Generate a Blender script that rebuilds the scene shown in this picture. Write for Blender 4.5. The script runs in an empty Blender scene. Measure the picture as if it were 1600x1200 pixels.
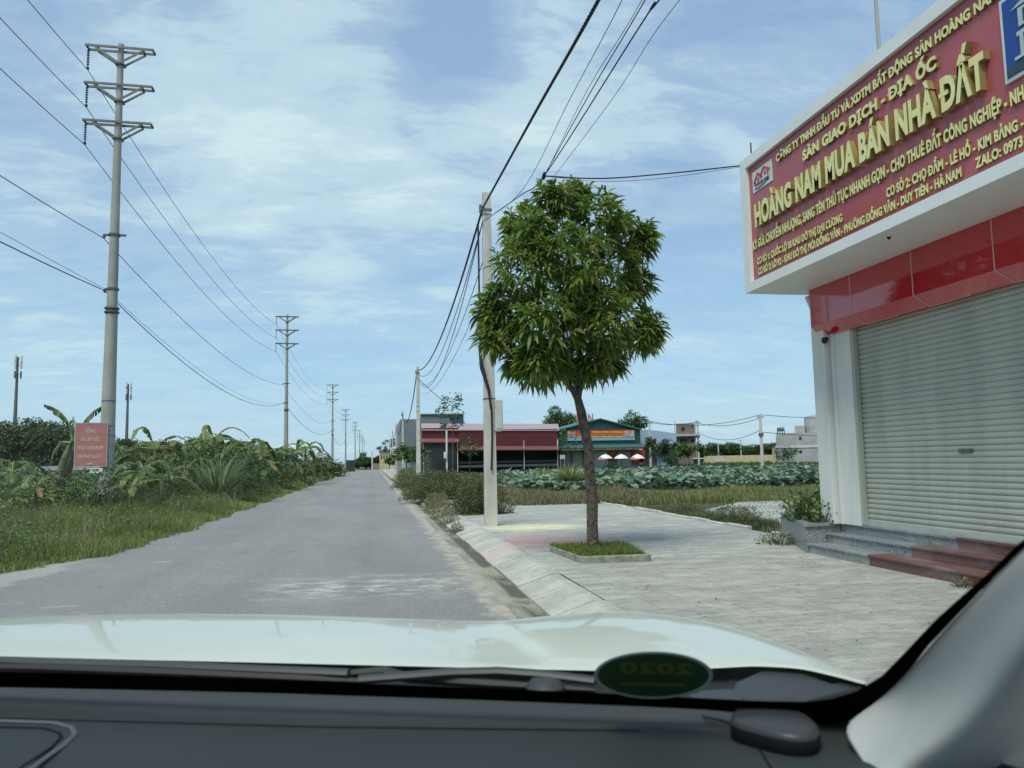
import bpy, math, random
import numpy as np
from mathutils import Vector, Matrix
random.seed(7); RNG = np.random.default_rng(11)
S = bpy.context.scene; COL = S.collection
PI = math.pi
# ------------------------------------------------------------------ camera
EYE = np.array([0, 0, 1.62]); FPX = 1200.0
YAW, PITCH, ROLL = math.radians(10.298), math.radians(5.672), math.radians(1.0)
_F = np.array([math.sin(YAW)*math.cos(PITCH), math.cos(YAW)*math.cos(PITCH), math.sin(PITCH)])
_R0 = np.array([math.cos(YAW), -math.sin(YAW), 0]); _U0 = np.cross(_R0, _F)
_R = _R0*math.cos(ROLL) - _U0*math.sin(ROLL); _U = _U0*math.cos(ROLL) + _R0*math.sin(ROLL)
cam = bpy.data.cameras.new('camera'); co = bpy.data.objects.new('camera', cam); COL.objects.link(co)
m = Matrix.Identity(4)
for i in range(3):
    m[i][0], m[i][1], m[i][2], m[i][3] = _R[i], _U[i], -_F[i], EYE[i]
co.matrix_world = m
cam.sensor_width = 36; cam.lens = FPX/1600*36; cam.clip_start = 0.02; cam.clip_end = 6000
cam.dof.use_dof = True; cam.dof.focus_distance = 18; cam.dof.aperture_fstop = 7.5
S.camera = co
# ------------------------------------------------------------------ sky
SUN_EL, SUN_ROT = 58.0, 215.0      # sun behind and to the left of the camera, veiled by thin cloud
w = bpy.data.worlds.new('World'); S.world = w; w.use_nodes = True
nt = w.node_tree; nt.nodes.clear()
def N(t, tree=None, **k):
    n = (tree or nt).nodes.new(t)
    for a, b in k.items(): setattr(n, a, b)
    return n
def ramp(tree, stops, interp='LINEAR'):
    n = tree.nodes.new('ShaderNodeValToRGB'); e = n.color_ramp.elements; n.color_ramp.interpolation = interp
    while len(e) > 1: e.remove(e[-1])
    for i, (p, c) in enumerate(stops):
        if not hasattr(c, '__len__'): c = (c, c, c)
        el = e[0] if i == 0 else e.new(p)
        el.position = p; el.color = (c[0], c[1], c[2], 1)
    return n
out = N('ShaderNodeOutputWorld'); bg = N('ShaderNodeBackground'); sky = N('ShaderNodeTexSky')
sky.sky_type = 'NISHITA'; sky.sun_disc = False; sky.sun_elevation = math.radians(SUN_EL); sky.sun_rotation = math.radians(SUN_ROT)
sky.altitude = 0; sky.air_density = 1.0; sky.dust_density = 1.5; sky.ozone_density = 1.5
bg.inputs['Strength'].default_value = 0.085
tc = N('ShaderNodeTexCoord'); sep = N('ShaderNodeSeparateXYZ')
L = nt.links.new
L(tc.outputs['Generated'], sep.inputs[0])
def math_(tree, op, a, b=None, clamp=False):
    n = tree.nodes.new('ShaderNodeMath'); n.operation = op; n.use_clamp = clamp
    for i, v in enumerate((a, b)):
        if v is None: continue
        if isinstance(v, (int, float)): n.inputs[i].default_value = v
        else: tree.links.new(v, n.inputs[i])
    return n.outputs[0]
# clouds live on a plane overhead: direction / height
zc = math_(nt, 'MAXIMUM', sep.outputs[2], 0.0)
zc = math_(nt, 'ADD', zc, 0.22)
cx = math_(nt, 'DIVIDE', sep.outputs[0], zc); cy = math_(nt, 'DIVIDE', sep.outputs[1], zc)
comb = N('ShaderNodeCombineXYZ'); L(cx, comb.inputs[0]); L(cy, comb.inputs[1])
def sky_noise(scale, detail, rough, off, dist=0.0, stretch=(1, 1, 1)):
    mp = N('ShaderNodeMapping'); mp.inputs['Location'].default_value = off; mp.inputs['Scale'].default_value = stretch
    mp.inputs['Rotation'].default_value = (0, 0, 0.35)
    L(comb.outputs[0], mp.inputs[0])
    n = N('ShaderNodeTexNoise'); L(mp.outputs[0], n.inputs['Vector'])
    n.inputs['Scale'].default_value = scale; n.inputs['Detail'].default_value = detail
    n.inputs['Roughness'].default_value = rough; n.inputs['Distortion'].default_value = dist
    return n.outputs['Fac']
n1 = sky_noise(1.1, 6, 0.55, (3.1, 1.7, 0), 0.3, (1, 1.5, 1))
n2 = sky_noise(3.2, 7, 0.6, (0.4, 5.2, 0), 0.5, (1, 1.8, 1))
n3 = sky_noise(8.5, 8, 0.66, (2.4, 0.7, 0), 0.9, (1, 2.1, 1))
mixn = math_(nt, 'ADD', math_(nt, 'ADD', math_(nt, 'MULTIPLY', n1, 0.50), math_(nt, 'MULTIPLY', n2, 0.52)), math_(nt, 'MULTIPLY', math_(nt, 'SUBTRACT', n3, 0.5), 0.24))
# soft large clouds where the photograph has them, broken up by the noise
def blob(px, py, rad, gain):
    d = _F + _R*(px-800)/FPX + _U*(600-py)/FPX; d = d/np.linalg.norm(d)
    vm = N('ShaderNodeVectorMath', operation='DISTANCE'); L(tc.outputs['Generated'], vm.inputs[0]); vm.inputs[1].default_value = tuple(d)
    r = N('ShaderNodeMapRange', interpolation_type='SMOOTHERSTEP'); L(vm.outputs['Value'], r.inputs[0])
    r.inputs[1].default_value = 0; r.inputs[2].default_value = rad; r.inputs[3].default_value = gain; r.inputs[4].default_value = 0
    return r.outputs[0]
acc = mixn
for b in [(470, 60, .30, .17), (880, 120, .20, .17), (790, 170, .16, .09), (640, 275, .13, .13), (620, 150, .15, -.04), (1000, 250, .2, -.04), (1160, 160, .14, .09), (330, 150, .3, .12), (120, 330, .3, .05),
          (540, 452, .10, .10), (460, 350, .18, .04), (1090, 380, .2, -.05), (720, 60, .13, -.18), (250, 420, .2, -.04), (1230, 60, .2, -.08), (330, 60, .12, -.05)]:
    acc = math_(nt, 'ADD', acc, blob(*b))
cr = ramp(nt, [(0.42, 0.03), (0.54, 0.22), (0.66, 0.62), (0.80, 0.97)]); L(acc, cr.inputs[0])
cr.color_ramp.interpolation = 'EASE'
veil = math_(nt, 'MAXIMUM', cr.outputs[0], 0.0)
up = ramp(nt, [(0.0, (3.6, 5.2, 6.6)), (0.12, (3.0, 4.65, 6.5)), (0.32, (2.45, 3.6, 5.6)), (0.6, (2.25, 3.25, 5.2)), (1.0, (2.6, 3.6, 5.4))]); L(sep.outputs[2], up.inputs[0])
mxs = N('ShaderNodeMixRGB'); mxs.inputs[0].default_value = 0.82; L(sky.outputs[0], mxs.inputs[1]); L(up.outputs[0], mxs.inputs[2])
mxc = N('ShaderNodeMixRGB'); L(veil, mxc.inputs[0]); L(mxs.outputs[0], mxc.inputs[1]); mxc.inputs[2].default_value = (4.9, 6.0, 6.5, 1)
L(mxc.outputs[0], bg.inputs['Color']); L(bg.outputs[0], out.inputs['Surface'])
# ------------------------------------------------------------------ sun through thin cloud
sl = bpy.data.lights.new('sun', 'SUN'); sl.energy = 2.0; sl.angle = math.radians(26); sl.color = (1, .95, .86)
so = bpy.data.objects.new('sun', sl); COL.objects.link(so)
_el, _az = math.radians(SUN_EL), math.radians(SUN_ROT)
sd = Vector((math.sin(_az)*math.cos(_el), math.cos(_az)*math.cos(_el), math.sin(_el)))
so.rotation_euler = sd.to_track_quat('Z', 'Y').to_euler()
S.view_settings.view_transform = 'Standard'; S.view_settings.look = 'None'; S.view_settings.gamma = 1
S.view_settings.exposure = 0.8
S.cycles.max_bounces = 6; S.cycles.transparent_max_bounces = 12; S.cycles.caustics_reflective = False; S.cycles.caustics_refractive = False

# ------------------------------------------------------------------ helpers
def ray(px, py): return _F + _R*(px-800)/FPX + _U*(600-py)/FPX
def onz(px, py, z): d = ray(px, py); return EYE + d*((z-EYE[2])/d[2])
def onx(px, py, x): d = ray(px, py); return EYE + d*(x/d[0])
def ony(px, py, y): d = ray(px, py); return EYE + d*(y/d[1])

def worg(o):
    v = Vector((0, 0, 0))
    while o is not None: v += o.location; o = o.parent
    return v
def tag(o, label=None, cat=None, group=None, kind=None):
    if label: o['label'] = label
    if cat: o['category'] = cat
    if group: o['group'] = group
    if kind: o['kind'] = kind
    return o
def thing(name, loc, label, cat, group=None):
    o = bpy.data.objects.new(name, None); COL.objects.link(o); o.location = Vector(loc); o.empty_display_size = .2
    return tag(o, label, cat, group)
KIDS = {}
def dup(o, parent=None):
    c = o.copy(); COL.objects.link(c); c.parent = parent
    if o.name not in KIDS: KIDS[o.name] = list(o.children)
    for ch in KIDS[o.name]: dup(ch, c)
    return c

class MB:
    def __init__(s): s.v = []; s.f = []
    def add(s, vs, fs):
        b = len(s.v); s.v += [tuple(map(float, v)) for v in vs]; s.f += [tuple(b+i for i in f) for f in fs]; return s
    def hexa(s, p):   # 8 points: bottom loop 0-3, top loop 4-7
        return s.add(p, [(3, 2, 1, 0), (4, 5, 6, 7), (0, 1, 5, 4), (1, 2, 6, 5), (2, 3, 7, 6), (3, 0, 4, 7)])
    def box(s, x0, x1, y0, y1, z0, z1):
        return s.hexa([(x0, y0, z0), (x1, y0, z0), (x1, y1, z0), (x0, y1, z0), (x0, y0, z1), (x1, y0, z1), (x1, y1, z1), (x0, y1, z1)])
    def tube(s, pts, rad, n=10, cap=True, ell=1.0):
        pts = [np.array(p, float) for p in pts]; k = len(pts)
        if not hasattr(rad, '__len__'): rad = [rad]*k
        vs = []; ref = None
        for i, p in enumerate(pts):
            t = pts[min(i+1, k-1)] - pts[max(i-1, 0)]; t = t/(np.linalg.norm(t)+1e-9)
            if ref is None: ref = np.array([1., 0, 0]) if abs(t[0]) < .8 else np.array([0, 1., 0])
            a = ref - t*(ref@t); a /= np.linalg.norm(a)+1e-9; ref = a; b = np.cross(t, a)
            for j in range(n):
                an = 2*PI*j/n; vs.append(p + rad[i]*(a*math.cos(an) + b*math.sin(an)*ell))
        fs = [(i*n+j, i*n+(j+1) % n, (i+1)*n+(j+1) % n, (i+1)*n+j) for i in range(k-1) for j in range(n)]
        if cap: fs += [tuple(range(n-1, -1, -1)), tuple(range((k-1)*n, k*n))]
        return s.add(vs, fs)
    def bar(s, a, b, w_, h_):   # rectangular bar from a to b
        a = np.array(a, float); b = np.array(b, float); t = b-a; t /= np.linalg.norm(t)
        u = np.array([0, 0, 1.]) if abs(t[2]) < .9 else np.array([0, 1., 0]); sd_ = np.cross(t, u); sd_ /= np.linalg.norm(sd_); u = np.cross(sd_, t)
        q = [(-1, -1), (1, -1), (1, 1), (-1, 1)]
        return s.hexa([a+sd_*x*w_/2+u*y*h_/2 for x, y in q] + [b+sd_*x*w_/2+u*y*h_/2 for x, y in q])
    def prism(s, poly, d):     # 3-D polygon extruded along vector d
        n = len(poly); d = np.array(d, float); p = [np.array(q, float) for q in poly]
        return s.add(p + [q+d for q in p], [tuple(range(n)), tuple(range(2*n-1, n-1, -1))] + [(i, i+n, (i+1) % n+n, (i+1) % n) for i in range(n)])
    def grid(s, rows):
        k = len(rows[0]); vs = [v for r in rows for v in r]
        return s.add(vs, [(i*k+j, i*k+j+1, (i+1)*k+j+1, (i+1)*k+j) for i in range(len(rows)-1) for j in range(k-1)])
    def lathe(s, c, prof, n=16):
        vs = [(c[0]+r*math.cos(2*PI*j/n), c[1]+r*math.sin(2*PI*j/n), c[2]+z) for r, z in prof for j in range(n)]; k = len(prof)
        return s.add(vs, [(i*n+j, i*n+(j+1) % n, (i+1)*n+(j+1) % n, (i+1)*n+j) for i in range(k-1) for j in range(n)] + [tuple(range(n-1, -1, -1)), tuple(range((k-1)*n, k*n))])
    def build(s, name, mat, parent=None, smooth=False, bevel=0, solid=0, subsurf=0, label=None):
        me = bpy.data.meshes.new(name); og = worg(parent)
        me.from_pydata([(x-og[0], y-og[1], z-og[2]) for x, y, z in s.v], [], s.f); me.update()
        import bmesh
        bm = bmesh.new(); bm.from_mesh(me); bmesh.ops.recalc_face_normals(bm, faces=bm.faces); bm.to_mesh(me); bm.free()
        if smooth: me.polygons.foreach_set('use_smooth', [True]*len(me.polygons))
        o = bpy.data.objects.new(name, me); COL.objects.link(o); o.parent = parent
        if mat: me.materials.append(mat)
        if solid: md = o.modifiers.new('s', 'SOLIDIFY'); md.thickness = solid; md.offset = 1
        if bevel: md = o.modifiers.new('b', 'BEVEL'); md.width = bevel; md.segments = 2; md.limit_method = 'ANGLE'
        if subsurf: md = o.modifiers.new('u', 'SUBSURF'); md.levels = md.render_levels = subsurf
        if smooth and not subsurf:
            md = o.modifiers.new('e', 'EDGE_SPLIT'); md.split_angle = math.radians(42)
        if label: o['label'] = label
        return o
def struct(o): o['kind'] = 'structure'; return o

def nmesh(name, V, loops, sizes, mat, parent=None, tint=None, smooth=False):
    me = bpy.data.meshes.new(name); og = worg(parent); V = np.asarray(V, np.float32) - np.array(og, np.float32)
    me.vertices.add(len(V)); me.vertices.foreach_set('co', V.ravel())
    me.loops.add(len(loops)); me.loops.foreach_set('vertex_index', np.asarray(loops, np.int32))
    sizes = np.asarray(sizes, np.int32); st = np.concatenate([[0], np.cumsum(sizes)[:-1]]).astype(np.int32)
    me.polygons.add(len(sizes)); me.polygons.foreach_set('loop_start', st)
    try: me.polygons.foreach_set('loop_total', sizes)
    except Exception: pass
    if tint is not None:
        a = me.attributes.new('tint', 'FLOAT', 'POINT'); a.data.foreach_set('value', np.asarray(tint, np.float32))
    me.update(calc_edges=True)
    if smooth: me.polygons.foreach_set('use_smooth', np.ones(len(sizes), bool))
    if mat: me.materials.append(mat)
    o = bpy.data.objects.new(name, me); COL.objects.link(o); o.parent = parent
    return o
def unit(a): return a/(np.linalg.norm(a, axis=1, keepdims=True)+1e-9)
def leaves(name, P, D, Ln, Wd, mat, parent=None, droop=0.3, up=None, tint=None, fold=0.12):
    n = len(P); P = np.asarray(P, float); D = unit(np.asarray(D, float))
    Ln = np.broadcast_to(Ln, (n,))[:, None]; Wd = np.broadcast_to(Wd, (n,))[:, None]
    if up is None: up = np.tile([0, 0, 1.], (n, 1)) + RNG.normal(0, .5, (n, 3))
    Sd = unit(np.cross(D, up)); Nn = np.cross(Sd, D); dz = np.array([0, 0, -1.])
    def at(t): return P + D*Ln*t + dz*Ln*droop*t*t
    b = P; l1 = at(.35) - Sd*Wd*.45 + Nn*Wd*fold; r1 = at(.35) + Sd*Wd*.45 + Nn*Wd*fold
    l2 = at(.7) - Sd*Wd*.4 + Nn*Wd*fold; r2 = at(.7) + Sd*Wd*.4 + Nn*Wd*fold; t = at(1.)
    V = np.stack([b, l1, r1, l2, r2, t], 1).reshape(-1, 3)
    base = (np.arange(n)*6)[:, None]; lp = (base + np.array([[0, 1, 2, 1, 3, 4, 2, 3, 5, 4]])).ravel()
    tn = np.repeat(RNG.random(n) if tint is None else tint, 6)
    return nmesh(name, V, lp, np.tile([3, 4, 3], n), mat, parent, tn)
def blades(name, P, H, lean, wid, mat, parent=None, tint=None, kind=None):
    """grass blades: P bases, H heights, lean vectors (horizontal tip offset)"""
    n = len(P); H = np.broadcast_to(H, (n,))[:, None]; wid = np.broadcast_to(wid, (n,))[:, None]
    a = RNG.random(n)*2*PI; s_ = np.stack([np.cos(a), np.sin(a), 0*a], 1)
    z = np.array([0, 0, 1.])
    V = np.stack([P-s_*wid/2, P+s_*wid/2, P+lean*.4*H-s_*wid*.4+z*H*.6, P+lean*.4*H+s_*wid*.4+z*H*.6, P+lean*H+z*H*(1-.35*np.linalg.norm(lean, axis=1, keepdims=True))], 1).reshape(-1, 3)
    base = (np.arange(n)*5)[:, None]; lp = (base+np.array([[0, 1, 3, 2, 2, 3, 4]])).ravel()
    o = nmesh(name, V, lp, np.tile([4, 3], n), mat, parent, np.repeat(RNG.random(n) if tint is None else tint, 5))
    if kind: o['kind'] = kind
    return o

# ------------------------------------------------------------------ materials
MC = {}
def mat(name, c, rough=.6, metal=0, c2=None, scale=4, detail=6, bump=0, bscale=None, stretch=(1, 1, 1), lo=.35, hi=.65, coat=0, spec=.5, sss=0, bdist=.02):
    if name in MC: return MC[name]
    m_ = bpy.data.materials.new(name); m_.use_nodes = True; t = m_.node_tree; b = t.nodes['Principled BSDF']
    b.inputs['Roughness'].default_value = rough; b.inputs['Metallic'].default_value = metal
    b.inputs['Specular IOR Level'].default_value = spec; b.inputs['Coat Weight'].default_value = coat
    c2 = c2 or tuple(x*.82 for x in c)
    tcn = t.nodes.new('ShaderNodeTexCoord'); mp = t.nodes.new('ShaderNodeMapping'); mp.inputs['Scale'].default_value = stretch
    t.links.new(tcn.outputs['Object'], mp.inputs[0])
    no = t.nodes.new('ShaderNodeTexNoise'); no.inputs['Scale'].default_value = scale; no.inputs['Detail'].default_value = detail; no.inputs['Roughness'].default_value = .62
    t.links.new(mp.outputs[0], no.inputs['Vector'])
    r = ramp(t, [(lo, c2), (hi, c)]); t.links.new(no.outputs['Fac'], r.inputs[0]); t.links.new(r.outputs[0], b.inputs['Base Color'])
    if bump:
        nb = t.nodes.new('ShaderNodeTexNoise'); nb.inputs['Scale'].default_value = bscale or scale*6; nb.inputs['Detail'].default_value = 5
        t.links.new(mp.outputs[0], nb.inputs['Vector'])
        bp = t.nodes.new('ShaderNodeBump'); bp.inputs['Strength'].default_value = bump; bp.inputs['Distance'].default_value = bdist
        t.links.new(nb.outputs['Fac'], bp.inputs['Height']); t.links.new(bp.outputs[0], b.inputs['Normal'])
    MC[name] = m_; return m_
def leafmat(name, stops, rough=.5, trans=.35, spec=.4):
    if name in MC: return MC[name]
    m_ = bpy.data.materials.new(name); m_.use_nodes = True; t = m_.node_tree; b = t.nodes['Principled BSDF']
    b.inputs['Roughness'].default_value = rough; b.inputs['Specular IOR Level'].default_value = spec
    at = t.nodes.new('ShaderNodeAttribute'); at.attribute_name = 'tint'
    r = ramp(t, stops); t.links.new(at.outputs['Fac'], r.inputs[0]); t.links.new(r.outputs[0], b.inputs['Base Color'])
    tr = t.nodes.new('ShaderNodeBsdfTranslucent'); t.links.new(r.outputs[0], tr.inputs['Color'])
    mx = t.nodes.new('ShaderNodeMixShader'); mx.inputs[0].default_value = trans
    o_ = t.nodes['Material Output']; t.links.new(b.outputs[0], mx.inputs[1]); t.links.new(tr.outputs[0], mx.inputs[2]); t.links.new(mx.outputs[0], o_.inputs[0])
    MC[name] = m_; return m_

M_conc = mat('weathered_concrete', (.40, .40, .36), .85, c2=(.25, .25, .225), scale=2.2, bump=.35, bscale=30, stretch=(1, 1, .35), lo=.3, hi=.7)
M_conc_l = mat('pale_concrete', (.56, .55, .50), .85, c2=(.36, .36, .33), scale=3, bump=.35, bscale=40, stretch=(1, 1, .4), lo=.28, hi=.62)
M_steel = mat('galvanised_steel', (.16, .17, .16), .55, .3, c2=(.10, .11, .10), scale=8)
M_black = mat('black_rubber', (.012, .012, .014), .6)
M_cable = mat('cable_black', (.02, .02, .022), .7)
M_insul = mat('brown_insulator', (.05, .035, .03), .3)
M_white = mat('white_painted_wall', (.74, .75, .71), .75, c2=(.655, .655, .61), scale=3.5, bump=.10, bscale=60, stretch=(1, 1, .18), lo=.28, hi=.52)
M_alum = mat('white_aluminium', (.76, .79, .77), .42, c2=(.70, .73, .71), scale=1.3)
M_red = mat('red_sign_panel', (.43, .090, .092), .34, c2=(.37, .075, .078), scale=1.2, coat=.3)
M_redbox = mat('glossy_red_cladding', (.52, .016, .030), .09, c2=(.47, .013, .025), scale=.8, coat=.9)
M_gold = mat('gold_letters', (.82, .77, .36), .36, c2=(.74, .68, .28), scale=5, metal=.05, lo=.3, hi=.6)
M_trunk = mat('tree_bark', (.15, .125, .095), .95, c2=(.05, .042, .033), scale=13, bump=1.0, bscale=26, stretch=(1, 1, .8), bdist=.05, lo=.36, hi=.64)
M_leaf = leafmat('mango_leaf', [(0, (.065, .12, .026)), (.35, (.14, .22, .042)), (.7, (.26, .34, .07)), (1, (.46, .45, .15))], .38, .42)
M_tree = leafmat('broadleaf', [(0, (0.027, 0.060, 0.018)), (.6, (0.056, 0.106, 0.027)), (1, (0.094, 0.150, 0.037))], .6, .22)
M_tree2 = leafmat('young_leaf', [(0, (.05, .10, .03)), (.6, (.08, .15, .04)), (1, (.13, .2, .05))], .6, .3)
M_ban = leafmat('banana_leaf', [(0, (.050, .085, .018)), (.5, (.095, .14, .028)), (.85, (.17, .22, .05)), (.93, (.28, .21, .09)), (1, (.20, .13, .06))], .4, .35)
M_grass = leafmat('verge_grass', [(0, (0.099, 0.145, 0.040)), (.55, (0.198, 0.264, 0.066)), (.85, (0.317, 0.370, 0.119)), (1, (0.475, 0.422, 0.224))], .7, .3)
M_grassb = leafmat('lawn_grass', [(0, (.08, .14, .02)), (.6, (.14, .22, .03)), (1, (.25, .30, .07))], .7, .35)
M_dry = leafmat('dry_weed', [(0, (.11, .12, .05)), (.5, (.20, .20, .095)), (1, (.34, .29, .17))], .8, .3)
M_weed = leafmat('weed_leaf', [(0, (0.072, 0.117, 0.034)), (.6, (0.137, 0.202, 0.058)), (1, (0.260, 0.312, 0.104))], .6, .3)
M_bush = leafmat('bush_leaf', [(0, (0.073, 0.095, 0.036)), (.6, (0.134, 0.162, 0.065)), (1, (0.235, 0.224, 0.112))], .75, .28)
M_lotus = leafmat('lotus_leaf', [(0, (.085, .145, .09)), (.5, (.15, .225, .15)), (.95, (.25, .34, .235)), (1, (.36, .36, .18))], .45, .2)
M_glass_d = mat('dark_window', (.02, .025, .03), .12)

# text ------------------------------------------------------------
def text_mb(string, O, X, Zd, width, cap, depth, off=0.018):
    """lettering as real extruded solids: O baseline start, X unit right, Zd unit up"""
    def ev(st, ex=.5, of=off):
        cu = bpy.data.curves.new('t', 'FONT'); cu.body = st; cu.size = 1; cu.extrude = ex; cu.offset = of; cu.resolution_u = 3; cu.space_character = 1.04
        o = bpy.data.objects.new('t', cu); COL.objects.link(o); bpy.context.view_layer.update()
        me = bpy.data.meshes.new_from_object(o.evaluated_get(bpy.context.evaluated_depsgraph_get()))
        V_ = np.array([v.co[:] for v in me.vertices]); F_ = [tuple(p.vertices) for p in me.polygons]
        bpy.data.objects.remove(o); bpy.data.curves.remove(cu); bpy.data.meshes.remove(me); return V_, F_
    plain = string.replace('Đ', 'D'); V, F = ev(plain); V = V.copy(); wD = np.ptp(ev('D')[0][:, 0]); F = list(F)
    for i, ch in enumerate(string):       # the bar of each Đ, as a solid of its own just proud of the stem
        if ch == 'Đ':
            xl = ev(plain[:i+1])[0][:, 0].max()-wD; b = len(V); x0_, x1_ = xl-.09, xl+wD*.52
            V = np.vstack([V, [[x, y, z] for z in (-.5, .53) for x, y in ((x0_, .30), (x1_, .30), (x1_, .40), (x0_, .40))]])
            F += [tuple(b+q for q in f) for f in ((3, 2, 1, 0), (4, 5, 6, 7), (0, 1, 5, 4), (1, 2, 6, 5), (2, 3, 7, 6), (3, 0, 4, 7))]
    x0, x1 = V[:, 0].min(), V[:, 0].max(); capH = 0.69
    X = np.array(X, float); Zd = np.array(Zd, float); Nn = np.cross(X, Zd); O = np.array(O, float)
    P = O + np.outer((V[:, 0]-x0)/(x1-x0)*width, X) + np.outer(V[:, 1]/capH*cap, Zd) + np.outer((V[:, 2]+.5)*depth, Nn)
    mb = MB(); mb.add(P, F); return mb

# ================================================================== SETTING
class NT:
    """small node-graph writer for the ground materials (object space = metres)"""
    def __init__(s, name, rough=.9):
        s.m = bpy.data.materials.new(name); s.m.use_nodes = True; s.t = s.m.node_tree; s.b = s.t.nodes['Principled BSDF']
        s.b.inputs['Roughness'].default_value = rough; s.b.inputs['Specular IOR Level'].default_value = .3
        s.co = s.t.nodes.new('ShaderNodeTexCoord').outputs['Object']
        sp = s.t.nodes.new('ShaderNodeSeparateXYZ'); s.t.links.new(s.co, sp.inputs[0]); s.x, s.y = sp.outputs[0], sp.outputs[1]
    def noise(s, scale, detail=5, stretch=(1, 1, 1), off=(0, 0, 0), rough=.6, lo=.4, hi=.6, dist=0):
        mp = s.t.nodes.new('ShaderNodeMapping'); mp.inputs['Scale'].default_value = stretch; mp.inputs['Location'].default_value = off; s.t.links.new(s.co, mp.inputs[0])
        n = s.t.nodes.new('ShaderNodeTexNoise'); n.inputs['Scale'].default_value = scale; n.inputs['Detail'].default_value = detail; n.inputs['Roughness'].default_value = rough
        n.inputs['Distortion'].default_value = dist
        s.t.links.new(mp.outputs[0], n.inputs['Vector']); return s.rng(n.outputs['Fac'], lo, hi)
    def rng(s, v, lo, hi, a=0, b=1):
        r = s.t.nodes.new('ShaderNodeMapRange'); r.interpolation_type = 'SMOOTHSTEP'; s.t.links.new(v, r.inputs[0])
        for i, q in enumerate((lo, hi, a, b)): r.inputs[i+1].default_value = q
        return r.outputs[0]
    def op(s, o, a, b=None, clamp=False): return math_(s.t, o, a, b, clamp)
    def band(s, v, lo, hi, soft):
        return s.op('MULTIPLY', s.rng(v, lo-soft, lo+soft), s.rng(v, hi-soft, hi+soft, 1, 0))
    def mix(s, f, a, b, mode='MIX'):
        n = s.t.nodes.new('ShaderNodeMixRGB'); n.blend_type = mode
        for i, q in enumerate((f, a, b)):
            if hasattr(q, 'is_linked') or hasattr(q, 'links'): s.t.links.new(q, n.inputs[i])
            elif isinstance(q, (int, float)): n.inputs[i].default_value = q
            else: n.inputs[i].default_value = (*q, 1)
        return n.outputs[0]
    def finish(s, col, bump=None, strength=.4, dist=.01):
        s.t.links.new(col, s.b.inputs['Base Color'])
        if bump is not None:
            bp = s.t.nodes.new('ShaderNodeBump'); bp.inputs['Strength'].default_value = strength; bp.inputs['Distance'].default_value = dist
            s.t.links.new(bump, bp.inputs['Height']); s.t.links.new(bp.outputs[0], s.b.inputs['Normal'])
        return s.m

# ground
g = NT('soil_and_grass', .95)
c = g.mix(g.noise(.08, 6), (.075, .095, .035), (.12, .125, .055)); c = g.mix(g.noise(1.3, 6), c, (.10, .085, .05)); c = g.mix(g.noise(9, 4), c, (.06, .085, .03))
M_ground = g.finish(c, g.noise(3, 8), .8, .1)
mb = MB(); mb.grid([[(x, y, -.06) for x in (-2500, -300, -60, -5, 2, 60, 300, 2500)] for y in (-60, 0, 60, 200, 600, 3500)])
struct(mb.build('ground', M_ground))
# road
g = NT('grey_chip_asphalt', .92)
c = g.mix(g.noise(55, 3, lo=.36, hi=.64), (.150, .150, .148), (.315, .312, .305))
c = g.mix(g.op('MULTIPLY', g.noise(140, 2, lo=.48, hi=.66), .6), c, (.46, .46, .45))
c = g.mix(g.op('MULTIPLY', g.noise(.35, 5, (1, .35, 1), lo=.38, hi=.68), .5), c, (.185, .186, .186))
c = g.mix(g.op('MULTIPLY', g.noise(.5, 7, (.8, .9, 1), off=(3, 1, 0), lo=.52, hi=.72, rough=.75), .38), c, (.40, .40, .37))
trk = g.op('ADD', g.op('ADD', g.band(g.x, -3.35, -2.95, .25), g.band(g.x, -1.75, -1.35, .25)), g.band(g.x, -.35, .05, .25), True)
c = g.mix(g.op('MULTIPLY', g.op('MULTIPLY', trk, g.noise(.4, 5, (1, .3, 1), off=(8, 0, 0), lo=.3, hi=.7)), .22), c, (.13, .13, .13))
vor = g.t.nodes.new('ShaderNodeTexVoronoi'); vor.feature = 'DISTANCE_TO_EDGE'; vor.inputs['Scale'].default_value = .55
nd = g.t.nodes.new('ShaderNodeTexNoise'); nd.inputs['Scale'].default_value = 1.5; nd.inputs['Detail'].default_value = 6; g.t.links.new(g.co, nd.inputs['Vector'])
vm_ = g.t.nodes.new('ShaderNodeVectorMath'); vm_.operation = 'ADD'; g.t.links.new(g.co, vm_.inputs[0]); g.t.links.new(nd.outputs['Color'], vm_.inputs[1]); g.t.links.new(vm_.outputs[0], vor.inputs['Vector'])
c = g.mix(g.op('MULTIPLY', g.op('MULTIPLY', g.rng(vor.outputs['Distance'], 0, .012, 1, 0), g.noise(.3, 3, off=(4, 4, 0), lo=.5, hi=.6)), .55), c, (.09, .09, .085))
c = g.mix(g.op('MULTIPLY', g.noise(.9, 7, (.8, 1.2, 1), off=(9, 4, 0), lo=.60, hi=.68, rough=.75), .6), c, (.47, .47, .42))
near = g.op('MULTIPLY', g.band(g.y, 9.6, 11.3, .5), g.band(g.x, -1.3, 1.3, .5))
c = g.mix(g.op('MULTIPLY', near, g.noise(2.6, 9, (.7, 1.3, 1), off=(2.2, 0, 0), lo=.46, hi=.60, rough=.82)), c, (.50, .50, .45))
wob = g.op('ADD', g.x, g.op('MULTIPLY', g.noise(1.6, 6, lo=.2, hi=.8, rough=.7), .42))
c = g.mix(g.rng(wob, 1.36, 1.50), c, g.mix(g.noise(3, 7, lo=.4, hi=.62, rough=.75), (.45, .43, .35), (.29, .285, .25)))
wobl = g.op('ADD', g.x, g.op('MULTIPLY', g.noise(.7, 6, lo=.2, hi=.8, rough=.7), .8))
c = g.mix(g.op('MULTIPLY', g.rng(wobl, -4.75, -4.45, 1, 0), .7), c, (.40, .41, .37))
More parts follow.
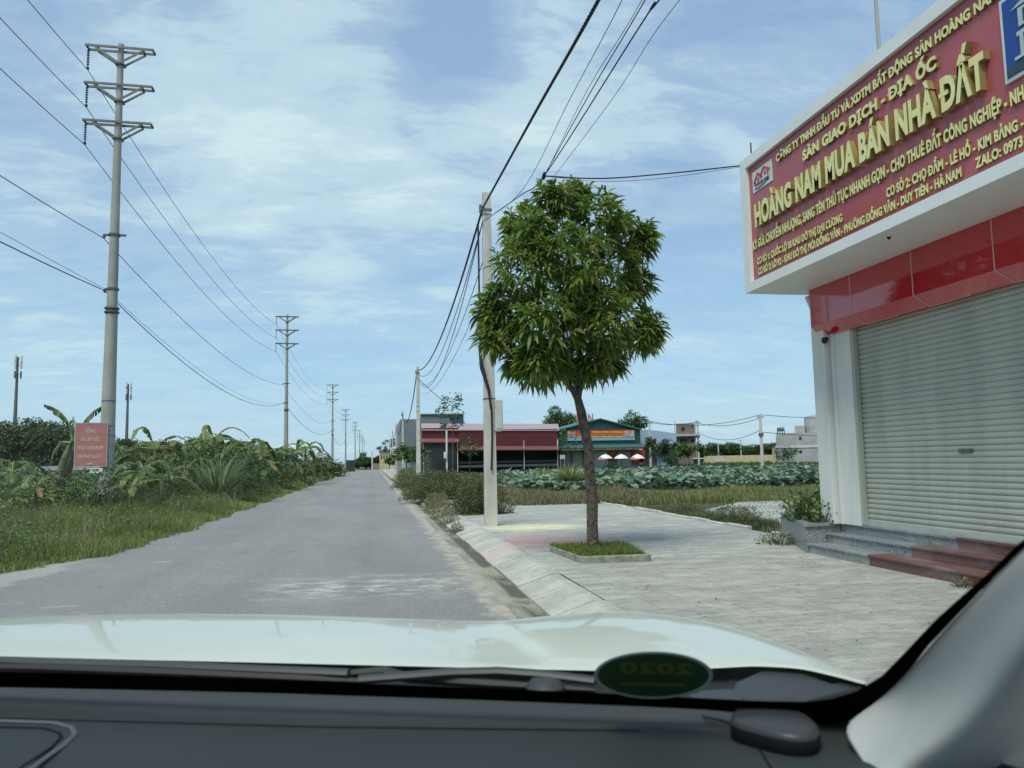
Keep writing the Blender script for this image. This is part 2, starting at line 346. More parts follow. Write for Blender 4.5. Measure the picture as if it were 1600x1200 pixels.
M_road = g.finish(c, g.noise(60, 4, lo=.3, hi=.7), .55, .012)
mb = MB(); rows = []
ys = [-12, -4, 0, 4, 8] + [9+i*.3 for i in range(110)] + [42.5+i*1.0 for i in range(45)] + [90, 110, 140, 176]
for y in ys:
    wide = 1.1*math.exp(-((y-12.2)/3.0)**2) if y > 5 else .7
    xl = -4.75 - wide + .11*math.sin(y*1.3) + .05*math.sin(y*3.7+1)
    rows.append([(xl, y, .004), (-2, y, .03), (1.5, y, .004)])
mb.grid(rows); struct(mb.build('road', M_road, smooth=True))
mb = MB(); mb.grid([[(-60, 176, .003), (60, 176, .003)], [(-60, 184, .003), (60, 184, .003)]]); struct(mb.build('cross_road', M_road))
# gutter
g = NT('gutter_concrete', .9)
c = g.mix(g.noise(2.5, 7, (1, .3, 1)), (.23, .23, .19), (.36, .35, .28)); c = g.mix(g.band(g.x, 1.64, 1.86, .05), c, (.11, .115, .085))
c = g.mix(g.op('MULTIPLY', g.noise(.6, 6, (1, .8, 1), lo=.5, hi=.6), .8), c, (.40, .38, .29))
M_gut = g.finish(c, g.noise(14, 6), .6, .02)
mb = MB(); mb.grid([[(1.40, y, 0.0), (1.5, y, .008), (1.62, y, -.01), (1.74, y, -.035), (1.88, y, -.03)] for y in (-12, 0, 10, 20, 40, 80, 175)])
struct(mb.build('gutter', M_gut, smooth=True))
# kerb of sloping precast stones
g = NT('kerb_concrete', .85)
c = g.mix(g.noise(1.1, 6, lo=.35, hi=.65), (.36, .36, .31), (.50, .50, .44)); c = g.mix(g.op('MULTIPLY', g.noise(7, 6, lo=.5, hi=.65), .5), c, (.27, .27, .22))
c = g.mix(g.op('MULTIPLY', g.band(g.y, 12.6, 13.9, .35), .35), c, (.62, .40, .37))
M_kerb = g.finish(c, g.noise(30, 5), .4, .01)
mb = MB(); y = -8.0
while y < 172:
    Lk = 1.0; j = random.uniform(-.008, .008); k = random.uniform(-.018, .018); e = .02
    if not (30 < y < 60 and random.random() < .3):
        mb.prism([(1.85+k, y+e, -.05), (2.42+k, y+e, -.05), (2.42+k, y+e, .135+j), (2.30+k, y+e, .135+j), (1.85+k, y+e, -.005+j)], (0, Lk-2*e, 0))
    y += Lk
struct(mb.build('kerb', M_kerb, bevel=.010))
mb = MB(); mb.grid([[(1.84, y, -.03), (2.42, y, .10)] for y in (-8, 60, 172)]); struct(mb.build('kerb_bed', mat('kerb_joint_dirt', (.07, .07, .05), .95)))
# pavement
g = NT('pavement_tiles', .88)
bt = g.t.nodes.new('ShaderNodeTexBrick'); mp = g.t.nodes.new('ShaderNodeMapping'); mp.inputs['Rotation'].default_value = (0, 0, .0)
g.t.links.new(g.co, mp.inputs[0]); g.t.links.new(mp.outputs[0], bt.inputs['Vector'])
bt.offset = 0; bt.inputs['Scale'].default_value = 1; bt.inputs['Brick Width'].default_value = .4; bt.inputs['Row Height'].default_value = .4
bt.inputs['Mortar Size'].default_value = .006; bt.inputs['Mortar Smooth'].default_value = .3; bt.inputs['Bias'].default_value = 0
bt.inputs['Color1'].default_value = (.40, .395, .36, 1); bt.inputs['Color2'].default_value = (.48, .475, .43, 1); bt.inputs['Mortar'].default_value = (.26, .255, .215, 1)
c = bt.outputs['Color']
c = g.mix(g.op('MULTIPLY', g.noise(.55, 7, (.7, 1.5, 1), lo=.42, hi=.60, rough=.72), .65), c, (.30, .305, .275))
c = g.mix(g.op('MULTIPLY', g.noise(1.6, 8, (.8, 2.2, 1), off=(5, 2, 0), lo=.48, hi=.60, rough=.78), .62), c, (.60, .59, .53))
c = g.mix(g.op('MULTIPLY', g.noise(5, 7, (.8, 2.0, 1), off=(1, 7, 0), lo=.50, hi=.62, rough=.8), .62), c, (.24, .24, .21))
c = g.mix(g.op('MULTIPLY', g.noise(12, 6, (.7, 1.6, 1), off=(3, 3, 0), lo=.54, hi=.64, rough=.8), .5), c, (.20, .195, .17))
c = g.mix(g.op('MULTIPLY', g.noise(30, 4, lo=.45, hi=.7), .3), c, (.35, .35, .31))
# two patches of coloured powder, pink and pale yellow, that lie in bands across the pavement
def patch(cx_, cy_, rx, ry, off):
    dx = g.op('DIVIDE', g.op('SUBTRACT', g.x, cx_), rx); dy = g.op('DIVIDE', g.op('SUBTRACT', g.y, cy_), ry)
    r = g.op('ADD', g.op('MULTIPLY', dx, dx), g.op('MULTIPLY', dy, dy)); nn = g.noise(3.2, 8, (.6, 2, 1), off=off, lo=.25, hi=.75, rough=.85)
    return g.rng(g.op('ADD', r, g.op('MULTIPLY', nn, 2.0)), .7, 2.1, 1, 0)
c = g.mix(g.op('MULTIPLY', patch(3.2, 14.0, 2.1, 1.3, (2, 2, 0)), .8), c, (.52, .27, .25))
c = g.mix(g.op('MULTIPLY', patch(3.4, 16.9, 1.5, 1.0, (7, 1, 0)), .95), c, (.80, .74, .47))
M_pave = g.finish(c, g.noise(4, 9, lo=.2, hi=.8, rough=.78), .7, .035)
mb = MB(); mb.grid([[(2.42, y, .13), (7.55, y, .13)] for y in (-8, 10, 30, 100, 172)]); struct(mb.build('sidewalk', M_pave))
mb = MB(); y = 10.9; k = 0       # edging along the back of the pavement
while y < 60:
    if random.random() > (.08 if y < 30 else .4): mb.box(7.55+random.uniform(-.01, .01), 7.68, y+.01, y+.99, 0, .18+random.uniform(-.02, .015))
    y += 1
struct(mb.build('pavement_edging', M_conc_l, bevel=.01))
mb = MB(); mb.grid([[(7.55, y, .06), (60, y, .06)] for y in (-8, 34)]); struct(mb.build('vacant_lot', M_ground))
g = NT('pale_gravel', .95)
c = g.mix(g.noise(14, 6, lo=.4, hi=.6), (.62, .64, .62), (.38, .40, .37)); c = g.mix(g.op('MULTIPLY', g.noise(1.4, 7, (.6, 1.6, 1), lo=.55, hi=.66), .6), c, (.16, .17, .10))
M_grav = g.finish(c, g.noise(20, 6), .9, .03)
mb = MB(); pts = [(8.2, 14.2), (9.6, 12.4), (14, 12.2), (22, 13), (28, 24), (22, 26.0), (13, 25.5), (9.2, 21)]
mb.add([(x, y, .075) for x, y in pts], [tuple(range(len(pts)))]); struct(mb.build('gravel_patch', M_grav))
g = NT('pond_water', .12); M_water = g.finish(g.mix(g.noise(.8), (.03, .045, .035), (.05, .06, .04)))
mb = MB(); mb.add([(6.5, 31, .066), (60, 29, .066), (70, 74, .066), (9, 74, .066)], [(0, 1, 2, 3)]); struct(mb.build('lotus_pond', M_water))

# ================================================================== LEFT: tall power poles and their lines
def tall_pole():
    t = thing('power_pole', (0, 0, 0), '', 'utility pole', 'tall concrete power poles along the left of the road')
    H_ = 17.64
    mb = MB(); prof = [(.275, -.1), (.20, 7.25)]; mb.lathe((0, 0, 0), prof, 20); sh = mb.build('shaft', M_conc, t, True)
    mb = MB(); mb.lathe((0, 0, 0), [(.18, 7.42), (.105, H_)], 18); mb.build('upper_shaft', M_conc, t, True)
    mb = MB(); mb.lathe((0, 0, 7.22), [(.205, 0), (.255, .05), (.26, .09), (.21, .12), (.21, .17), (.26, .20), (.25, .24), (.185, .30)], 18); mb.build('flange_joint', M_steel, t, False)
    for z in (17.45, 15.98, 14.52):
        mb = MB()
        for s_ in (-1, 1):
            mb.bar((-1.2, s_*.17, z), (1.2, s_*.17, z-.02), .05, .08)
            mb.bar((-.85, s_*.17, z-.06), (-.02, s_*.17, z-.62), .04, .07); mb.bar((.85, s_*.17, z-.08), (.02, s_*.17, z-.62), .04, .07)
        for x in (-1.17, 1.17, -.8, .8): mb.bar((x, -.17, z), (x, .17, z), .06, .06)
        mb.bar((-.16, 0, z-.62), (.16, 0, z-.62), .36, .07)
        ca = mb.build('crossarm', M_steel, t)
        mb = MB(); prof = [(.012, -.02), (.015, -.1)]
        for k in range(7): q = -.12-k*.09; prof += [(.015, q), (.05, q-.02), (.055, q-.04), (.015, q-.05)]
        prof += [(.02, -.78), (.05, -.80), (.05, -.88), (.01, -.9)]
        mb.lathe((-1.14, 0, z), prof[::-1], 8); mb.build('insulator_string', M_insul, t, True)
    for z, x in ((10.2, .3), (8.15, .12)):
        mb = MB(); mb.box(-.38 if x > .2 else -.28, x+.1, -.05, .05, z-.03, z+.03); mb.lathe((0, 0, z-.04), [(.2, 0), (.21, .08)], 16); mb.lathe((-.36 if x > .2 else -.27, 0, z-.13), [(.03, 0), (.055, .04), (.055, .1), (.02, .14)], 8)
        mb.build('bracket', M_steel, t)
    return t
PX = [(-9.46, -21), (-9.46, 30), (-9.1, 84.6), (-8.05, 158.8), (-8.0, 232.6), (-6.9, 305.6), (-6.5, 383), (-6.2, 455), (-6.0, 530)]
P0 = tall_pole()
ords = ['', 'nearest and tallest concrete power pole, with a red notice board strapped to it',
        'second concrete power pole with three crossarms, rising from banana plants left of the road',
        'third power pole down the left roadside, narrow against the sky', 'fourth power pole down the left roadside', 'fifth power pole down the left roadside, very small',
        'sixth power pole down the left roadside, tiny in the distance', 'seventh power pole, tiny, near where the road vanishes', 'farthest power pole of the left row, tiny above the end of the road']
for i, (x, y) in enumerate(PX):
    if i == 0: continue
    o = P0 if i == 1 else dup(P0)
    o.location = (x, y, 0); o['label'] = ords[i]
# conductors: each runs the whole row, sagging between poles
def cable(name, pts, sags, rad, label, group, mat_=M_cable, n=5, seg=18):
    P = []
    for i in range(len(pts)-1):
        a, b = np.array(pts[i], float), np.array(pts[i+1], float)
        for k in range(seg):
            t = k/seg; q = a*(1-t)+b*t; q[2] -= 4*sags[i]*t*(1-t); P.append(q)
    P.append(np.array(pts[-1], float))
    mb = MB(); mb.tube(P, rad, n); return tag(mb.build(name, mat_, None, True), label, 'cable', group)
GL = 'power lines strung along the left row of tall poles'
for z, lb in ((16.55, 'highest thin conductor hanging under the top crossarms of the left poles'), (15.08, 'thin conductor hanging under the middle crossarms of the left poles'), (13.62, 'thin conductor hanging under the lowest crossarms of the left poles')):
    cable('overhead_cable', [(x-1.14, y, z) for x, y in PX], [1.1, 1.3, 1.8, 1.8, 1.8, 1.8, 1.8, 1.8], .014, lb, GL)
cable('overhead_cable', [(x-.38, y, 10.08) for x, y in PX], [1.2, 1.3, 1.8, 1.8, 1.8, 1.8, 1.8, 1.8], .014, 'single wire on the small bracket halfway up the left poles', GL)
cable('overhead_cable', [(x-.28, y, 8.10) for x, y in PX], [.9, 1.7, 1.8, 1.8, 1.8, 1.8, 1.8, 1.8], .018, 'thicker black communication cable, lowest of the left lines', GL)
cable('overhead_cable', [(x-.26, y, 8.16) for x, y in PX], [.55, 1.45, 1.8, 1.8, 1.8, 1.8, 1.8, 1.8], .008, 'thin wire just above the lowest communication cable at left', GL)

# red notice board on the first pole
pz = lambda py, px=163, Y=29.74: ony(px, py, Y)
A = ony(119, 662, 29.70); B = ony(160, 728, 29.70)
x0, x1, z1, z0 = A[0], B[0]+.12, A[2], B[2]
t = thing('notice_board', ((x0+x1)/2, 29.70, z0), 'small faded red notice board with pale lettering strapped to the nearest left pole', 'sign')
mb = MB(); mb.box(x0, x1, 29.70, 29.72, z0, z1); mb.build('panel', mat('faded_red_board', (.36, .13, .125), .6, c2=(.42, .17, .16), scale=1.2), t)
M_pale = mat('pale_cream_paint', (.62, .55, .40), .6)
M_grey = mat('grey_edge_strip', (.42, .44, .42), .5)
mb = MB()
for a, b, c_, d in ((x0-.03, x1+.02, z1, z1+.03), (x0-.03, x1+.02, z0-.03, z0), (x0-.03, x0, z0, z1), (x1, x1+.02, z0, z1)): mb.box(a, b, 29.69, 29.73, c_, d)
mb.build('frame', M_grey, t)
h_ = z1-z0; w_ = x1-x0
for s_, f, wf in (('SỐNG', .84, .28), ('VÀ LÀM VIỆC', .64, .62), ('THEO HIẾN PHÁP', .44, .84), ('VÀ PHÁP LUẬT !', .24, .80)):
    text_mb(s_, (x0+w_*(1-wf)/2-.02, 29.698, z0+h_*f-.08), (1, 0, 0), (0, 0, 1), w_*wf, .125, .006).build('lettering', M_pale, t)
mb = MB(); xm = (x0+x1)/2
for k in range(-4, 5): mb.prism([(xm+k*.025-.02, 29.69, z0+.05), (xm+k*.035, 29.69, z0+.16-abs(k)*.015), (xm+k*.025+.02, 29.69, z0+.05)], (0, .008, 0))
mb.build('lotus_emblem', M_pale, t)
t = thing('number_plate', ((x0+x1)/2+.3, 29.70, z0-.2), 'tiny white plate fixed under the red notice board', 'sign')
mb = MB(); mb.box(x1-.52, x1-.12, 29.71, 29.73, z0-.24, z0-.05); mb.build('panel', M_white, t)
mb = MB(); mb.box(x1-.42, x1-.36, 29.703, 29.708, z0-.18, z0-.10); mb.box(x1-.33, x1-.24, 29.703, 29.708, z0-.18, z0-.10); mb.build('lettering', M_steel, t)
for i, z in enumerate((2.0, 2.35, 2.75, 3.1, 4.0)):
    mb = MB(); mb.lathe((-9.46, 30, z), [(.262-.005*z, 0), (.264-.005*z, .03), (.26-.005*z, .035)], 18)
    tag(mb.build('strap', M_steel), ['steel strap round the nearest left pole, lowest of five', 'second lowest steel strap round the nearest left pole', 'middle steel strap round the nearest left pole', 'fourth steel strap up the nearest left pole', 'topmost steel strap round the nearest left pole above the red board'][i], 'strap', 'steel straps round the nearest left pole')

# ================================================================== RIGHT: low concrete poles
def low_pole(x, y, Ht, label, wd=.26, wt=.17, detail=True):
    t = thing('concrete_pole', (x, y, 0.1), label, 'utility pole', 'short concrete poles along the right pavement')
    mb = MB(); mb.hexa([(x-wd/2, y-wd*.4, 0), (x+wd/2, y-wd*.4, 0), (x+wd/2, y+wd*.4, 0), (x-wd/2, y+wd*.4, 0), (x-wt/2, y-wt*.4, Ht), (x+wt/2, y-wt*.4, Ht), (x+wt/2, y+wt*.4, Ht), (x-wt/2, y+wt*.4, Ht)])
    mb.build('shaft', M_conc_l, t, bevel=.015)
    if detail:
        mb = MB(); mb.box(x-wt/2-.05, x+.12, y-.1, y+.1, Ht-.45, Ht-.41); mb.tube([(x-wt/2-.05, y, Ht-.5), (x-wt/2-.05, y, Ht-.3)], .035, 8); mb.build('bracket', M_steel, t)
        for z in (Ht*.38, Ht*.62, Ht*.66, Ht*.93):
            mb = MB(); ww = wd+(wt-wd)*z/Ht; mb.box(x-ww/2-.008, x+ww/2+.008, y-ww*.4-.008, y+ww*.4+.008, z, z+.025); mb.build('steel_band', M_steel, t)
    return t
LPX = [(2.66, 17.65, 8.0, .29), (2.95, 51.4, 8.0, .30), (3.3, 88, 7.4, .3), (3.55, 122, 7.6, .3), (3.7, 150, 7.7, .3), (3.8, 172, 7.6, .3), (4.6, 190, 7.4, .3)]
lbs = ['nearest short concrete pole with meter box and cables, left of the street tree', 'second short concrete pole, in bushes at the road edge before the red-roofed shop', 'third short concrete pole on the right verge, in front of the grey warehouse',
       'fourth short concrete pole on the right verge', 'fifth short concrete pole on the right verge', 'sixth short concrete pole on the right verge, tiny', 'short concrete pole near the end of the road, tiny']
for i, (x, y, h_, w_) in enumerate(LPX): low_pole(x, y, h_, lbs[i], w_, .19, i < 3)
low_pole(float(ony(581.6, 730, 182)[0]), 182, 4.4, 'lone thin pole standing in the middle at the end of the road', .35, .25, False)
# meter box on the first one
t = thing('meter_box', (2.93, 17.6, 4.0), 'pale grey electricity meter box on the side of the nearest right pole', 'meter box')
a = ony(771, 626, 17.6); b = ony(782, 674, 17.6)
mb = MB(); mb.box(a[0], b[0]+.02, 17.35, 17.75, b[2], a[2]); mb.build('box', mat('box_grey', (.50, .52, .49), .5), t, bevel=.015)
mb = MB(); mb.box(a[0]+.02, b[0], 17.335, 17.35, b[2]+.06, a[2]-.06); mb.build('door', mat('box_door', (.56, .57, .54), .45), t)
# conduit running down the pole from the cables
P = [ony(x, y, 17.5) for x, y in ((747, 352), (749, 470), (751, 560), (762, 600), (768, 640), (769, 680), (768, 735))]
mb = MB(); mb.tube(P, .022, 8); tag(mb.build('service_cable', M_cable, None, True), 'black service cable running down the nearest right pole into its meter box', 'cable')
P = [ony(x, y, 17.46) for x, y in ((749, 540), (753, 575), (764, 610), (767, 640))]
mb = MB(); mb.tube(P, [.03, .05, .035, .02], 8); tag(mb.build('cable_sleeve', M_cable, None, True), 'thick black sleeve on the cable below the tree crown', 'cable')

# cables on the right
top1 = (2.57, 17.6, 7.62); top2 = (2.9, 51.4, 7.75)
GR = 'cables between the short poles on the right'
def curve_px(name, pts, rad, label, twist=0, group=GR, seg=10):
    """polyline through real points with Catmull-Rom smoothing"""
    pts = [np.array(p, float) for p in pts]; q = [2*pts[0]-pts[1]] + pts + [2*pts[-1]-pts[-2]]; P = []
    for i in range(1, len(q)-2):
        for k in range(seg):
            t = k/seg; P.append(.5*((2*q[i])+(-q[i-1]+q[i+1])*t+(2*q[i-1]-5*q[i]+4*q[i+1]-q[i+2])*t*t+(-q[i-1]+3*q[i]-3*q[i+1]+q[i+2])*t**3))
    P.append(q[-2]); mb = MB()
    if not twist: mb.tube(P, rad, 6)
    else:
        d = [0]
        for i in range(1, len(P)): d.append(d[-1]+np.linalg.norm(P[i]-P[i-1]))
        n_ = int(d[-1]/.05); P2 = [np.array([np.interp(s_, d, [p[j] for p in P]) for j in range(3)]) for s_ in np.linspace(0, d[-1], n_)]
        for ph in range(4):
            T = [p + np.array([math.cos(i*.9+ph*PI/2), 0, math.sin(i*.9+ph*PI/2)])*rad*.8 for i, p in enumerate(P2)]; mb.tube(T, rad*.72, 5)
    return tag(mb.build(name, M_cable, None, True), label, 'cable', group)
prev = (2.35, -9, 7.9)
curve_px('overhead_cable', [top1, ony(835, 178, 11.8), ony(935, 0, 7.9), (2.42, 3, 6.4), prev], .0165, 'thick twisted black bundle sweeping up from the nearest right pole', 1, seg=12)
brk = (2.55, 17.55, 7.25)
tie = onx(850, 275, 2.75)
curve_px('overhead_cable', [brk, onx(812, 306, 2.7), tie, onx(1005, 60*.55, 2.75), onx(1030, 0, 2.8), (2.8, 3, 5.6), (2.7, -9, 6.6)], .009, 'black wire from the nearest right pole through the knot over the tree')
curve_px('overhead_cable', [tie, onx(925, 140, 2.73), onx(1008, 0, 2.7), (2.6, 3, 6.1), (2.5, -9, 7)], .007, 'thin wire leaving the knot over the tree, left of its neighbour')
curve_px('overhead_cable', [tie + np.array([0, .05, -.02]), onx(918, 140, 2.73), onx(1003, 0, 2.7), (2.55, 3, 6.2), (2.45, -9, 7.1)], .004, 'hair-thin wire beside the pair over the tree')
curve_px('overhead_cable', [brk, onx(815, 298, 2.6), onx(893, 150, 2.6), onx(972, 0, 2.6), (2.5, 3, 6.5), (2.4, -9, 7.3)], .005, 'faint thin wire between the thick bundle and the knot')
curve_px('overhead_cable', [onx(800, 360, 2.9), onx(870, 270, 3.0), onx(960, 150, 3.1), onx(1062, 0, 3.1), (3.1, 3, 5.6), (3.0, -9, 6.4)], .004, 'rightmost hair-thin wire above the street tree')
mb = MB(); mb.tube([tie+np.array([0, .05, -.04]), tie, tie+np.array([0, -.05, .04])], [.02, .035, .02], 8); tag(mb.build('cable_knot', M_cable), 'small black knot joining the wires above the street tree', 'cable knot')
cor = onx(1158, 256, 6.0)
curve_px('drop_wire', [tie, tie*.72+cor*.28-np.array([0, 0, .10]), tie*.4+cor*.6-np.array([0, 0, .09]), cor+np.array([0, 0, -.03])], .011, 'black drop wire running level from the knot to the corner of the shop sign', group=None)
curve_px('drop_wire', [tie, tie*.72+cor*.28-np.array([0, 0, .15]), tie*.4+cor*.6-np.array([0, 0, .16]), cor+np.array([0, 0, -.05])], .004, 'hair-thin wire sagging just under the drop wire to the shop sign', group=None)
# pole one to pole two and on
def sagc(a, b, sag, rad, label, tw=0): a = np.array(a); b = np.array(b); return curve_px('overhead_cable', [a]+[a*(1-t)+b*t-np.array([0, 0, 4*sag*t*(1-t)]) for t in (.15, .3, .45, .6, .75, .88)]+[b], rad, label, tw)
sagc(top1, top2, 1.1, .028, 'thick black cable sagging from the nearest to the second right pole')
sagc(brk, (2.9, 51.4, 7.6), 1.5, .012, 'black wire just beneath the thick cable between the first two right poles')
sagc(brk, (2.9, 51.4, 7.3), 2.0, .012, 'lower thin wire between the first two right poles')
sagc((2.75, 17.6, 6.9), (3.05, 51.4, 6.9), 1.3, .010, 'faint wire right of the thick cable between the first two right poles')
sagc((2.85, 17.6, 6.3), (3.1, 51.4, 6.2), 1.0, .008, 'lowest faint wire between the first two right poles')
sagc(top2, (3.2, 88, 7.2), 2.2, .035, 'thick cable sagging from the second to the third right pole')
sagc((3.3, 88, 7.2), (3.55, 122, 7.3), 1.9, .035, 'cable sagging from the third to the fourth right pole')
sagc((3.55, 122, 7.3), (3.7, 150, 7.4), 1.2, .035, 'cable from the fourth to the fifth right pole')
sagc((2.95, 51.4, 7.2), (7.0, 60.5, 5.6), .3, .02, 'short cable from the second right pole toward the thin post by the red shop')

# ================================================================== SHOP at right
SX = 6.0
shop = thing('shop', (9, 6, 0), 'white shop with big red and gold signboard over a closed grey roller shutter, at right', 'shop')
mb = MB(); mb.box(7.32, 16, -6, 11.2, 0, 6.25); mb.build('building_wall', M_white, shop)
mb = MB(); mb.box(6.98, 7.32, 10.90, 11.24, .56, 4.28); mb.box(7.1, 7.32, 10.42, 10.90, .56, 4.28); mb.box(7.06, 7.1, 10.80, 10.86, .56, 4.28)
mb.build('pilaster', M_white, shop, bevel=.006); mb = MB(); mb.box(7.0, 7.32, 4.2, 4.6, .56, 4.28); mb.build('pilaster', M_white, shop, bevel=.006)
M_shut = mat('shutter_slats', (.46, .48, .41), .55, c2=(.36, .385, .33), scale=1.6, stretch=(1, 1.6, .25), lo=.3, hi=.6, spec=.35)
mb = MB(); rows = []; z = .60
while z < 4.2:
    jx = random.uniform(-.0022, .0022); jz = random.uniform(-.002, .002)
    for dz, dx in ((0, .012), (.006, .0), (.022, -.007), (.045, -.007), (.062, .0), (.068, .012)): rows.append([(7.205+dx+jx+.0016*math.sin(yy_*2.3+z*9)+.002*math.sin(yy_*.9+z*2), yy_, z+dz+jz) for yy_ in np.linspace(10.42, 4.6, 24)])
    z += .074
mb.grid(rows); sh = mb.build('roller_shutter', M_shut, shop)
mb = MB(); mb.box(7.18, 7.22, 4.6, 10.42, .575, .625); mb.build('bottom_bar', mat('bar_grey', (.50, .55, .52), .4), sh)
lk = onx(1509, 704, 7.19)
mb = MB(); mb.box(7.175, 7.20, lk[1]-.11, lk[1]+.11, lk[2]-.022, lk[2]+.022); mb.box(7.165, 7.18, lk[1]-.09, lk[1]-.03, lk[2]-.014, lk[2]+.014); mb.box(7.165, 7.18, lk[1]+.02, lk[1]+.08, lk[2]-.014, lk[2]+.014); mb.build('lock', M_steel, sh)
mb = MB(); mb.box(7.12, 7.19, 10.36, 10.418, .58, 4.2); mb.build('guide_rail', M_shut, sh)
# glossy red cladding under the soffit
mb = MB(); mb.prism([(6.9, 3, 4.262), (6.9, 3, 3.66), (7.05, 3, 3.50), (7.33, 3, 3.50), (7.33, 3, 4.262)], (0, 8.1, 0)); cl = mb.build('red_cladding', M_redbox, shop)
M_seam = mat('pale_seam', (.80, .50, .48), .5)
for px_, py_ in ((1327, 430), (1423, 400), (1548, 340), (1700, 300)):
    y_ = onx(px_, py_, 6.9)[1]; mb = MB(); mb.box(6.894, 6.9, y_-.006, y_+.006, 3.66, 4.26); mb.add([(6.894, y_-.006, 3.66), (6.894, y_+.006, 3.66), (7.046, y_-.10, 3.497), (7.046, y_-.112, 3.497)], [(0, 1, 2, 3)]); mb.box(7.046, 7.058, y_-.8, y_-.10, 3.493, 3.499)
    mb.build('panel_joint', M_seam, cl)
# signboard
sb_ = MB(); sb_.box(6.03, 7.34, 2.8, 11.40, 4.29, 6.42); sg = sb_.build('signboard', M_red, shop)
mb = MB(); mb.box(5.97, 7.36, 2.78, 11.435, 4.255, 4.288); mb.box(5.97, 6.04, 2.78, 11.435, 4.288, 4.40); mb.build('lower_frame', M_alum, sg)
mb = MB(); mb.box(5.97, 7.36, 2.78, 11.435, 6.422, 6.46); mb.box(5.97, 6.04, 2.78, 11.435, 6.29, 6.422); mb.build('upper_frame', M_alum, sg)
mb = MB(); mb.box(5.97, 6.04, 11.24, 11.435, 4.40, 6.29); mb.box(6.04, 7.36, 11.402, 11.435, 4.288, 6.422); mb.build('end_frame', M_alum, sg)
M_gside = mat('letter_returns', (.40, .33, .11), .4, c2=(.30, .25, .08), scale=5, metal=.3)
def sgn(s_, ya, yb, z, cap, depth=.018, off=.03):
    o = text_mb(s_, (6.028, ya, z), (0, -1, 0), (0, 0, 1), ya-yb, cap, depth, off).build('lettering', M_gold, sg)
    o.data.materials.append(M_gside); o.data.polygons.foreach_set('material_index', [0 if (abs(p.normal.x) > .8 and p.center.x < min(v.co.x for v in o.data.vertices)+.25*depth) else 1 for p in o.data.polygons])
sgn('CÔNG TY TNHH ĐẦU TƯ VÀ XDTM BẤT ĐỘNG SẢN HOÀNG NAM', 10.33, 6.13, 6.04, .108, .03, .045)
sgn('SÀN GIAO DỊCH - ĐỊA ỐC', 9.62, 6.98, 5.775, .135, .035, .05)
sgn('HOÀNG NAM MUA BÁN NHÀ ĐẤT', 10.97, 6.30, 5.235, .335, .08, .044)
sgn('KÝ GỬI, CHUYỂN NHƯỢNG, SANG TÊN THỦ TỤC NHANH GỌN - CHO THUÊ ĐẤT CÔNG NGHIỆP - NHÀ', 11.17, 5.84, 4.91, .132, .03, .04)
sgn('CƠ SỞ 1: QUỐC LỘ 38 KHU ĐÔ THỊ ĐẠI CƯƠNG', 11.07, 8.81, 4.645, .098, .022, .042)
sgn('CƠ SỞ 3: LÔ 92 - KHU ĐÔ THỊ MỚI ĐỒNG VĂN - PHƯỜNG ĐỒNG VĂN - DUY TIÊN - HÀ NAM', 11.05, 6.76, 4.475, .098, .022, .042)
sgn('CƠ SỞ 2: CHỢ ĐẦM - LÊ HỒ - KIM BẢNG - H', 7.93, 5.86, 4.65, .105, .022, .042)
sgn('ZALO: 0973 3', 6.57, 5.90, 4.482, .098, .022, .042)
M_wpan = mat('white_plastic', (.70, .70, .68), .45)
M_rpaint = mat('red_paint', (.50, .06, .07), .5); M_bpaint = mat('blue_paint', (.03, .06, .12), .5)
mb = MB(); mb.box(6.018, 6.03, 10.50, 11.11, 5.82, 6.16); lg = mb.build('logo_panel', M_wpan, sg)
X_ = 6.012
def lpt(u, v): return (X_, 11.11-u*.61, 5.82+v*.34)
mb = MB()
for a, b in (((.08, .42), (.30, .82)), ((.30, .82), (.52, .50)), ((.40, .55), (.62, .90)), ((.62, .90), (.92, .62)), ((.16, .40), (.16, .56)), ((.8, .45), (.8, .66))): mb.bar(lpt(*a), lpt(*b), .014, .022)
mb.box(X_-.004, X_+.005, lpt(.34, 0)[1], lpt(.26, 0)[1], lpt(0, .44)[2], lpt(0, .58)[2]); mb.box(X_-.004, X_+.005, lpt(.70, 0)[1], lpt(.62, 0)[1], lpt(0, .54)[2], lpt(0, .68)[2])
mb.build('roof_emblem', M_rpaint, sg)
text_mb('HOÀNG NAM', lpt(.15, .24), (0, -1, 0), (0, 0, 1), .42, .038, .006, .01).build('lettering', M_bpaint, sg)
mb = MB(); mb.tube([lpt(.12, .15), lpt(.3, .09), lpt(.5, .12), lpt(.7, .2), lpt(.86, .22)], .006, 6); mb.build('swoosh', M_bpaint, sg)
# framed picture of a villa on the sign
mb = MB(); mb.box(6.0, 6.03, 4.9, 6.12, 5.14, 5.98); pc = mb.build('picture_frame', M_wpan, sg)
g = NT('picture_sky', .35); sz = g.t.nodes.new('ShaderNodeSeparateXYZ'); g.t.links.new(g.co, sz.inputs[0])
M_psky = g.finish(g.mix(g.rng(sz.outputs[2], -.35, .35), (.16, .42, .55), (.02, .07, .30)))
def rel(mb_, nm, m_, L_=None):
    return mb_.build(nm, m_, sg)
mb = MB(); mb.box(5.994, 6.0, 4.93, 6.085, 5.18, 5.945); o = mb.build('picture_sky', M_psky, sg)
M_vil = mat('picture_wall', (.50, .60, .60), .4); M_vdk = mat('picture_dark', (.03, .06, .07), .3)
mb = MB(); mb.box(5.988, 5.993, 4.95, 6.08, 5.185, 5.27); mb.box(5.986, 5.991, 5.3, 5.90, 5.34, 5.50); rel(mb, 'picture_ground', M_vdk)
